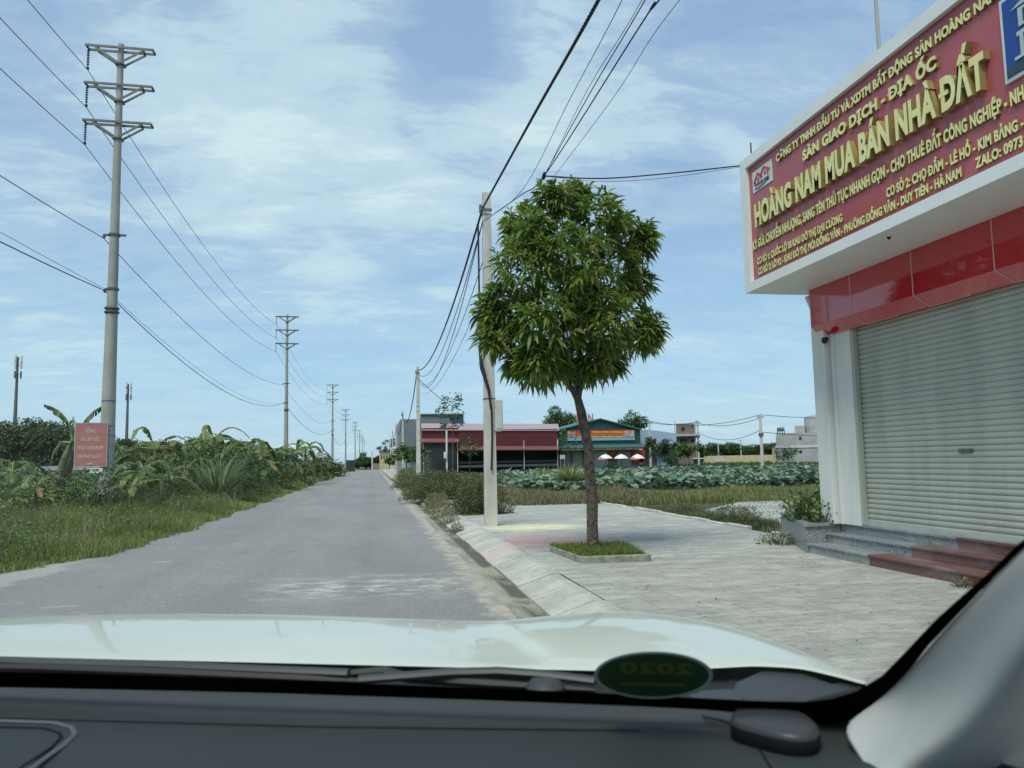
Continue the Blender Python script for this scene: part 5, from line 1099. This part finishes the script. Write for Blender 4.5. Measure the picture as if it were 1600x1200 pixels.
# ================================================================== distant things
def fr(px0, py0, px1, py1, Y_, dep=6, zb=None):
    a, b = ony(px0, py0, Y_), ony(px1, py1, Y_); return min(a[0], b[0]), max(a[0], b[0]), Y_, Y_+dep, (min(a[2], b[2]) if zb is None else zb), max(a[2], b[2])
FC = None      # (point, facing direction) of the house being built when its front is turned towards the pond
def turned(px, Y_):
    global FC
    p = ony(px, 725, Y_); n_v = np.array([p[0], p[1], 0]); FC = (p, n_v/np.linalg.norm(n_v), Y_) if px else None
def onf(px, py, Y_): d = ray(px, py); return EYE + d*(((FC[0]+FC[1]*(Y_-FC[2])-EYE)@FC[1])/(d@FC[1]))
def bx(mb, px0, py0, px1, py1, Y_, dep=6, zb=None):
    if FC is not None:
        a, b = onf(px0, py0, Y_), onf(px1, py1, Y_); z0 = min(a[2], b[2]) if zb is None else zb; z1 = max(a[2], b[2]); n_v = FC[1]; c = [np.array([q[0], q[1], 0]) for q in (a, b, b+n_v*dep, a+n_v*dep)]
        return mb.hexa([q+[0, 0, z0] for q in c]+[q+[0, 0, z1] for q in c])
    x0, x1, y0, y1, z0, z1 = fr(px0, py0, px1, py1, Y_, dep, zb); mb.box(x0, x1, y0, y1, z0, z1); return mb
def part(nm, m_, par, *a, **k): mb = MB(); bx(mb, *a, **k); return mb.build(nm, m_, par)
def wavy(name, c, c2, sc=7): 
    m_ = mat(name, c, .55, c2=c2, scale=.6, stretch=(1, 1, 1)); t = m_.node_tree; w_ = t.nodes.new('ShaderNodeTexWave'); w_.inputs['Scale'].default_value = sc; w_.bands_direction = 'X'
    tcx = t.nodes.new('ShaderNodeTexCoord'); t.links.new(tcx.outputs['Object'], w_.inputs[0]); bp = t.nodes.new('ShaderNodeBump'); bp.inputs['Strength'].default_value = .6; bp.inputs['Distance'].default_value = .03
    t.links.new(w_.outputs['Fac'], bp.inputs['Height']); t.links.new(bp.outputs[0], t.nodes['Principled BSDF'].inputs['Normal']); return m_
W_red = wavy('red_corrugated', (.125, .018, .022), (.10, .015, .018)); W_green = wavy('green_corrugated', (.02, .085, .075), (.015, .07, .06)); W_grey = wavy('grey_corrugated', (.21, .24, .25), (.17, .20, .21)); W_blue = wavy('pale_blue_corrugated', (.36, .47, .60), (.32, .42, .55))
W_dgrey = wavy('slate_shutter', (.10, .115, .125), (.085, .10, .11)); M_pink = mat('faded_pink_roof', (.40, .29, .30), .6); M_awn = mat('awning_edge', (.20, .062, .066), .7); M_dark = mat('shaded_interior', (.03, .035, .035), .9)
M_wht = mat('whitewash', (.62, .62, .58), .8, c2=(.50, .50, .47), scale=.8); M_beige = mat('beige_shutter', (.46, .45, .38), .7); M_blu = mat('blue_panel', (.03, .10, .25), .5); M_brick = mat('raw_brick', (.22, .17, .13), .9, c2=(.15, .12, .10), scale=2, bump=.3)
M_rawc = mat('raw_grey_render', (.40, .41, .41), .9, c2=(.30, .31, .31), scale=.7, stretch=(1, 1, 2)); M_yel = mat('yellow_wall', (.52, .46, .28), .8, c2=(.45, .40, .25), scale=.5); M_orange = mat('orange_print', (.65, .22, .03), .5); M_bred = mat('banner_red', (.48, .05, .03), .5); M_byel = mat('banner_yellow', (.75, .55, .06), .5)
# grey warehouse
Yw = 104; wh = thing('warehouse', (ony(675, 730, Yw)[0], Yw, 0), 'tall plain grey warehouse with a small blue sign, left of the red-roofed shop', 'warehouse')
part('wall', W_grey, wh, 626, 655, 657.5, 735, Yw, dep=16, zb=0); part('wall', W_grey, wh, 657.6, 647.5, 724, 735, Yw-.4, dep=22, zb=0)
part('roof_edge', M_steel, wh, 657, 646.5, 725, 648, Yw-.6, dep=.3); part('lower_wall', M_wht and mat('pale_lower_wall', (.42, .47, .52), .7), wh, 629, 703, 651, 735, Yw-.8, dep=.6, zb=0); part('canopy', W_dgrey, wh, 628, 698, 652, 703, Yw-3, dep=3)
part('blue_sign', M_blu, wh, 710, 653, 724, 662, Yw-.7, dep=.25); part('sign_strip', W_green, wh, 702, 649, 724, 653, Yw-.7, dep=.25)
def tank(px0, py0, px1, py1, Y_, label, grp='rooftop water tanks'):
    x0, x1, y0, y1, z0, z1 = fr(px0, py0, px1, py1, Y_, 1); r_ = (x1-x0)/2; cxx = (x0+x1)/2; t = thing('water_tank', (cxx, Y_, z0), label, 'water tank', grp); hh = z1-z0; M_ss = mat('stainless_steel', (.6, .62, .62), .25, .8)
    mb = MB(); mb.lathe((cxx, Y_, z0), [(r_*.9, hh*.35), (r_, hh*.42), (r_, hh*.85), (r_*.7, hh*.96), (r_*.2, hh)], 14); mb.build('drum', M_ss, t, True)
    for sx in (-1, 1):
        for sy in (-1, 1): mb = MB(); mb.box(cxx+sx*r_*.7-.04, cxx+sx*r_*.7+.04, Y_+sy*r_*.6-.04, Y_+sy*r_*.6+.04, z0, z0+hh*.4); mb.build('leg', M_steel, t)
tank(679.5, 638, 687, 648, Yw+1, 'silver water tank on the roof of the grey warehouse')
tank(1214.5, 667, 1225.5, 677.5, 91, 'silver water tank on the roof of the pale concrete house')
# red shop
Yr = 80; rs = thing('red_roofed_shop', (ony(766, 735, Yr)[0], Yr, 0), 'long low shop with faded pink roof and dark red corrugated front', 'shop')
part('back_wall', M_dark, rs, 660, 672, 872, 735, Yr+5, dep=6, zb=0)
mb = MB(); a, b, c1_, d = ony(659, 671, Yr-.2), ony(874, 671.5, Yr-.2), ony(872, 662.5, Yr+12), ony(658, 661.5, Yr+12); mb.prism([a, b, c1_, d], (0, 0, -.12)); mb.build('roof', M_pink, rs)
part('front_panel', W_red, rs, 660, 669, 715, 687, Yr, dep=.3); part('front_panel', W_red, rs, 716, 671.5, 871.5, 699, Yr-.1, dep=.3)
mb = MB(); a, b = ony(658, 685, Yr-.3), ony(717, 685, Yr-.3); c1_, d = ony(717.5, 690, Yr-2.2), ony(656.5, 690, Yr-2.2); mb.prism([a, b, c1_, d], (0, 0, -.1)); mb.build('awning', M_awn, rs)
mb = MB(); a, b = ony(715, 697, Yr-.4), ony(873, 697, Yr-.4); c1_, d = ony(874, 702, Yr-2.2), ony(714, 702, Yr-2.2); mb.prism([a, b, c1_, d], (0, 0, -.1)); mb.build('awning', M_awn, rs)
part('shutter', W_dgrey, rs, 664, 689, 713, 735, Yr+.6, dep=.2, zb=0)
part('side_wall', W_dgrey, rs, 658.5, 669, 660, 735, Yr+.2, dep=11, zb=0)
for k, x in enumerate((662, 715, 819, 871.5)): part('post', M_wht, rs, x-.8, 688, x+.8, 735, Yr-1.8, dep=.16, zb=0)
part('rail', M_dark, rs, 716, 721, 871, 722, Yr-1.5, dep=.06); part('rail', W_dgrey, rs, 716, 727, 871, 728, Yr-1.5, dep=.06)
# green shop
Yg = 83; gs = thing('green_roofed_shop', (ony(938, 735, Yg)[0], Yg, 0), 'shop with dark green gable, red and yellow banner and parasols in front', 'shop')
mb = MB(); P5 = [ony(x, y, Yg) for x, y in ((873, 698), (873, 672), (938, 655), (1000, 671), (1000, 698))]; mb.prism(P5, (0, .3, 0)); mb.build('gable', W_green, gs)
for (xa, ya), (xb, yb) in (((871, 673), (938, 655)), ((938, 655), (1002, 671.5))):
    a, b = ony(xa, ya, Yg-.3), ony(xb, yb, Yg-.3); mb = MB(); mb.prism([a, b, b+np.array([0, 12, 0]), a+np.array([0, 12, 0])], (0, 0, .12)); mb.build('roof', mat('green_roof_sheet', (.06, .17, .14), .5), gs)
part('wall', mat('shop_wall_grey', (.30, .31, .28), .8), gs, 875, 697, 1000, 735, Yg+.2, dep=9, zb=0); part('canopy', mat('green_canopy', (.10, .22, .19), .5), gs, 873, 695.5, 1008, 698.5, Yg-2, dep=2.3)
part('valance', M_orange and mat('patterned_valance', (.42, .30, .16), .7, c2=(.12, .10, .09), scale=3.2, stretch=(1, .01, .01)), gs, 876, 699, 1006, 702, Yg-1.9, dep=.05)
bn = part('banner', M_bred, gs, 886, 672.5, 992, 684, Yg-.15, dep=.06); part('picture_panel', mat('food_picture', (.60, .48, .42), .6, c2=(.35, .2, .15), scale=1.5), bn, 974, 673, 991, 682, Yg-.2, dep=.03); part('picture_panel', mat('food_picture', (.6, .5, .4), .6), bn, 887, 674, 899, 683, Yg-.2, dep=.03); part('blue_strip', mat('banner_blue', (.20, .38, .55), .5), bn, 886, 684, 992, 687.5, Yg-.16, dep=.06)
random.seed(5)
for yy, m_, x0 in ((674, M_byel, 926), (677.6, M_orange, 902), (681, M_byel, 902)):
    mb = MB(); x = x0
    while x < 972: w_ = random.uniform(1.2, 2.2); bx(mb, x, yy, x+w_, yy+2.1, Yg-.19, dep=.03); x += w_+random.choice((.5, .5, .5, 1.6))
    mb.build('lettering', m_, bn)
for (x0, y0, x1, y1, m_, nm) in [(895, 706, 910, 735, M_beige, 'shutter'), (913, 703, 918, 735, M_bred, 'red_panel'), (926, 705, 950, 735, M_wht, 'shutter'), (952, 700, 962, 709, M_orange, 'orange_sign'), (951, 716, 962, 720, M_bred, 'red_panel'), (964, 705, 986, 735, M_beige, 'shutter'), (988, 703, 1008, 724, M_bred, 'red_panel'), (999, 717, 1006, 721, M_wht, 'white_panel')]: part(nm, m_, gs, x0, y0, x1, y1, Yg, dep=.15)
M_pinks = mat('faded_red_letters', (.55, .16, .16), .5)
sgk = thing('roof_sign', ony(912, 658, Yg+2), 'faded pink-red rooftop letters mostly hidden behind the mango trunk', 'sign')
p0 = ony(901, 661, Yg+2); p1 = ony(927, 661, Yg+2); text_mb('K . N', p0+np.array([0, 0, .02]), (1, 0, 0), (0, 0, 1), p1[0]-p0[0], 1.0, .08, .03).build('lettering', M_pinks, sgk)
part('frame', M_steel, sgk, 901, 660.5, 927, 661.5, Yg+2.1, dep=.08); part('frame_leg', M_steel, sgk, 904, 661, 904.6, 675, Yg+2.1, dep=.08); part('frame_leg', M_steel, sgk, 923, 661, 923.6, 675, Yg+2.1, dep=.08)
for k, x in enumerate((945.5, 970.5, 996)):
    c_ = ony(x, 709.5, 79); t = thing('parasol', (c_[0], 79, 0), ['leftmost white parasol before the green shop, pink on one side', 'middle plain white parasol before the green shop', 'rightmost white parasol before the green shop'][k], 'parasol', 'white parasols in front of the green shop'); r_ = .80
    mb = MB(); mb.lathe((c_[0], 79, c_[2]-.48), [(r_, 0), (r_*.93, .10), (r_*.55, .33), (r_*.1, .46), (.02, .5)], 8); mb.build('canopy', M_petal, t); mb = MB(); mb.tube([(c_[0], 79, 0), (c_[0], 79, c_[2]-.03)], .03, 6); mb.build('pole', M_steel, t)
    if k != 1: mb = MB(); mb.lathe((c_[0]-.25, 79-.1, c_[2]-.50), [(r_*.78, -.08), (r_*.74, .06), (r_*.5, .2)], 8); mb.build('valance', mat('pink_fabric', (.60, .25, .27), .6), t)
t = thing('billboard_frame', (ony(878, 728, 70)[0], 70, 0), 'little white board on two posts at the pond edge', 'sign'); part('board', M_wht, t, 875, 711, 883, 717, 70, dep=.05); part('leg', M_wht, t, 875.3, 717, 876, 735, 70, dep=.05, zb=0); part('leg', M_wht, t, 882, 717, 882.7, 735, 70, dep=.05, zb=0)
# whitewashed post with a box
t = thing('post', (ony(698, 735, 60)[0], 60, 0), 'short whitewashed post carrying a white box, beside the thin tall tree', 'post'); part('shaft', M_wht, t, 696.5, 672, 699.5, 738, 60, dep=.15, zb=0); part('box', M_wht, t, 693.6, 706, 698, 716, 59.8, dep=.2)
# pale blue building
turned(1028, 84)
Yb = 84; bb_ = thing('pale_blue_building', (ony(1028, 735, Yb)[0], Yb, 0), 'pale blue metal clad building with one dark window, right of the green shop', 'building')
mb = MB(); mb.prism([onf(x, y, Yb) for x, y in ((1000.5, 695), (1000.5, 671), (1028, 673), (1057, 677.5), (1057, 695))], FC[1]*8); mb.build('upper_wall', W_blue, bb_); part('lower_wall', mat('grey_block_wall', (.25, .27, .26), .85), bb_, 1003, 694.5, 1057, 735, Yb+.3, dep=7, zb=0); part('canopy', W_dgrey, bb_, 1000, 694, 1060, 695.5, Yb-1.5, dep=1.6)
part('window', M_glass_d, bb_, 1016.5, 685.5, 1025.5, 693, Yb-.06, dep=.05); part('blue_panel', mat('pale_blue_sheet', (.38, .48, .62), .5), bb_, 1026, 713, 1042, 730, Yb, dep=.1); part('dark_opening', M_dark, bb_, 1049, 717, 1060, 735, Yb-.5, dep=.6, zb=0)
# unfinished brick tower
turned(1072, 94)
Yt = 94; bt_ = thing('unfinished_house', (ony(1072, 735, Yt)[0], Yt, 0), 'narrow unfinished brick house with bare concrete frame and rebar on top', 'house'); part('wall', M_brick, bt_, 1056, 662, 1088, 735, Yt, dep=9, zb=0); part('floor_slab', M_rawc, bt_, 1054.5, 678.5, 1090, 681, Yt-.6, dep=9.5)
for x in (1055.5, 1087.5): part('column', M_rawc, bt_, x-.8, 659, x+.8, 735, Yt-.15, dep=.3, zb=0)
for x in (1055, 1057, 1087, 1089): part('rebar', M_steel, bt_, x-.12, 655, x+.12, 660, Yt, dep=.05)
for r_ in ((1063, 686, 1073, 695), (1080, 686.5, 1084.5, 690.5), (1064, 667, 1070, 673), (1080, 665, 1083, 668)): part('window', M_dark, bt_, *r_, Yt-.05, dep=.04)
# low yellow wall, small houses
turned(1155, 120)
t = thing('yellow_wall', (ony(1155, 727, 120)[0], 120, 0), 'low cream yellow wall with small piers behind the lotus pond', 'wall'); part('wall', M_yel, t, 1100, 712.5, 1212, 725, 120, dep=.4, zb=0)
for x in range(1102, 1212, 10): part('pier', M_yel, t, x-.6, 711, x+.6, 725, 119.8, dep=.3, zb=0)
turned(1124, 110)
t = thing('small_hut', (ony(1124, 727, 110)[0], 110, 0), 'small cream hut in front of the low yellow wall', 'hut'); part('wall', mat('cream_wall', (.50, .46, .38), .8), t, 1117, 714, 1133, 728, 110, dep=3, zb=0); part('roof', M_pink, t, 1115, 721, 1137, 722.5, 109, dep=1.2)
turned(1092, 88)
t = thing('grey_shed', (ony(1092, 727, 88)[0], 88, 0), 'low grey shed at the foot of the brick house', 'shed'); part('wall', W_grey, t, 1083, 717, 1099, 729, 88, dep=3, zb=0); part('roof', M_wht, t, 1082, 715.5, 1100, 717, 87.5, dep=4)
# pale concrete house
turned(1245, 92)
Yh = 92; ph = thing('concrete_house', (ony(1245, 722, Yh)[0], Yh, 0), 'pale grey concrete house with curved stair tower seen left of the shop column', 'house'); part('wall', M_rawc, ph, 1212, 677, 1300, 730, Yh, dep=10, zb=0); part('roof_room', M_rawc, ph, 1242, 665.5, 1257, 677.5, Yh+1, dep=5); part('floor_band', M_wht, ph, 1211.5, 697, 1300, 698.5, Yh-.08, dep=.1)
a, b = onf(1256, 652, Yh+3), onf(1312, 678, Yh+3); z0, z1 = b[2], a[2]; x0, x1 = 0, np.linalg.norm((b-a)[:2]); cq = (a+b)/2; mb = MB(); mb.lathe((cq[0], cq[1], z0), [((x1-x0)/2, 0), ((x1-x0)/2, (z1-z0)*.93), ((x1-x0)/2*.97, (z1-z0)), ((x1-x0)/2*.5, (z1-z0)*1.12), (.1, (z1-z0)*1.17)], 24); mb.build('stair_tower', M_rawc, ph, True)
for r_ in ((1248.5, 682.5, 1252.5, 687), (1249.5, 703.5, 1253.5, 708)): part('window', M_dark, ph, *r_, Yh-.04, dep=.03)
part('antenna', M_steel, ph, 1241, 663, 1241.5, 678, Yh+1, dep=.05)
turned(1207, 100)
t = thing('yellow_house', (ony(1207, 720, 100)[0], 100, 0), 'sliver of a yellow house beside the pale concrete house', 'house'); part('wall', M_yel, t, 1206, 692, 1213, 722, 100, dep=6, zb=0); part('roof', M_wht, t, 1203, 690.5, 1213, 692.5, 99.5, dep=6)
# far poles and their cables
FC = None
def fpole(px, ytop, Y_, label, r_=.14):
    c_ = ony(px, ytop, Y_); t = thing('concrete_pole', (c_[0], Y_, 0), label, 'utility pole', 'small poles beyond the lotus pond'); mb = MB(); mb.tube([(c_[0], Y_, 0), (c_[0], Y_, c_[2])], [r_, r_*.7], 8); mb.build('shaft', M_conc_l, t, True)
    mb = MB(); mb.box(c_[0]-.35, c_[0]+.35, Y_-.05, Y_+.05, c_[2]-.25, c_[2]-.17); mb.build('bracket', M_steel, t); mb = MB(); mb.box(c_[0]-.16, c_[0]+.16, Y_-.2, Y_+.16, c_[2]-2.0, c_[2]-1.7); mb.build('junction_box', M_steel, t); return c_
f1 = fpole(1187.5, 648, 66, 'lone pole standing in the middle behind the lotus pond', .17); f2 = fpole(1014.5, 658, 78, 'pole in front of the pale blue building'); f3 = fpole(1089.5, 657, 84, 'pole at the right corner of the unfinished brick house'); fpole(1122, 693, 140, 'tiny far pole left of the lone pole, above the yellow wall'); fpole(1157, 687, 150, 'tiny far pole just left of the lone pole'); f4 = (f1[0]+17, 68, f1[2]-.1)
GC = 'cables between the poles beyond the pond'
for k, (a, b, sg_, dz, lb) in enumerate([(f1, f2, .7, 0, 'cable from the lone pole left to the pole by the pale blue building'), (f1, f3, .5, -.3, 'cable from the lone pole to the pole by the brick house'), (f1, f4, .3, 0, 'cable from the lone pole right toward the pale house'), (f1, f3, .9, -1.4, 'lower cable from the lone pole to the brick house'), (f1, f4, .4, -1.6, 'lower cable from the lone pole right toward the pale house'), (f3, f2, .35, -.1, 'cable between the two poles by the brick and pale blue buildings')]):
    a, b = np.array(a)+[0, 0, dz], np.array(b)+[0, 0, dz]; cable('overhead_cable', [a, b], [sg_], .026, lb, GC)
# telecom masts
def mast(px, ytop, Y_, label):
    c_ = ony(px, ytop, Y_); H_ = c_[2]; t = thing('telecom_mast', (c_[0], Y_, 0), label, 'mast', 'telecom masts behind the trees on the left'); mb = MB(); mb.tube([(c_[0], Y_, 0), (c_[0], Y_, H_*.55), (c_[0], Y_, H_)], [.75, .5, .3], 10); mb.build('pole', M_steel, t, True)
    for z0 in (.985, .93, .85):
        for j in range(3):
            an = j*2.1+.3; x, y = c_[0]+1.0*math.cos(an), Y_+1.0*math.sin(an); mb = MB(); mb.box(x-.22, x+.22, y-.15, y+.15, H_*z0-1.2, H_*z0+1.0); mb.build('antenna_panel', M_wht if z0 > .9 else M_steel, t); mb = MB(); mb.bar((c_[0], Y_, H_*z0), (x, y, H_*z0), .12, .12); mb.build('antenna_arm', M_steel, t)
mast(28, 558, 260, 'larger telecom mast rising above the trees at the left edge'); mast(200.5, 600, 300, 'slimmer telecom mast right of the nearest power pole')
# grey strip of wall and roofs behind the left plants
t = thing('low_grey_wall', (ony(100, 738, 60)[0], 60, 0), 'long low grey wall glimpsed behind the left undergrowth', 'wall'); part('wall', mat('mossy_wall', (.22, .24, .21), .9), t, -60, 732, 250, 745, 60, dep=.4, zb=0); part('coping', M_rawc, t, -60, 730.5, 250, 732, 59.95, dep=.5)
t = thing('white_shed', (ony(505, 725, 140)[0], 140, 0), 'low white shed behind the right end of the banana row', 'shed'); part('wall', M_wht, t, 494, 714, 513, 732, 140, dep=6, zb=0); part('roof', mat('pale_sheet_roof', (.55, .57, .55), .5), t, 492, 712.5, 515, 714.5, 139, dep=8)
t = thing('steel_gantry', (ony(495, 725, 128)[0], 128, 0), 'thin white goal-like frame above the shed at the end of the banana row', 'frame')
for x in (485, 505): part('post', M_wht, t, x-.4, 702, x+.4, 733, 128, dep=.1, zb=0)
part('beam', M_wht, t, 484.6, 701.5, 505.4, 703, 128, dep=.1)
t = thing('green_container', (ony(549, 728, 170)[0], 170, 0), 'dark green fenced enclosure at the far left roadside', 'fence'); part('panel', mat('dark_green_sheet', (.02, .045, .035), .6), t, 541, 719, 554, 731, 150, dep=4, zb=0)
# end of the road
pr = [tree_proto('tree', 6, 6, 3500, .4, M_tree, .2, 51, 'trees at the end of the road', 10, .1)]
for x, y, Y_, s_, lb in [(580, 706, 192, 1.2, 'dark dense tree closing the end of the road'), (572, 712, 196, 1.0, 'dark tree left of the one closing the road'), (589, 711, 195, 1.0, 'dark tree against the yellow building at the road end'), (560, 716, 188, .8, 'small tree by the last left poles')]:
    c_ = ony(x, y, Y_); place(pr, 0, c_[0], Y_, 0, s_, lb, 'trees at the end of the road', c_[2]/6)
t = thing('yellow_building', (ony(600, 728, 188)[0], 188, 0), 'long yellow building at the right of the road end', 'building'); part('wall', M_yel, t, 593, 704, 622, 734, 186, dep=12, zb=0); part('roof', M_rawc, t, 592, 702.5, 623, 704, 185.5, dep=13)
for x in (596, 600, 604): part('window', M_dark, t, x-.8, 711, x+.8, 717, 185.9, dep=.1)
t = thing('pale_house', (ony(566, 728, 200)[0], 200, 0), 'pale green-white house left of the road end', 'house'); part('wall', mat('pale_green_wall', (.30, .35, .28), .8), t, 562, 708, 572, 734, 200, dep=8, zb=0); part('roof', M_rawc, t, 561, 706.5, 573, 708.5, 199.5, dep=9)
t = thing('roadside_wall', (ony(586, 732, 186)[0], 186, 0), 'low reddish wall crossing the end of the road', 'wall'); part('wall', mat('reddish_wall', (.32, .22, .18), .8), t, 583, 724, 594, 734, 187, dep=.4, zb=0)
for x, y, Y_, w_, lb in [(634, 706, 96, 3, 'leafy tree right of the third short pole'), (608, 688, 175, 6, 'palm-like tree above the yellow building'), (618, 716, 130, 3, 'small tree on the right verge far away')]: sapling(x, y, Y_, w_, lb, 700, .5, m_=M_tree2, tr=.1)
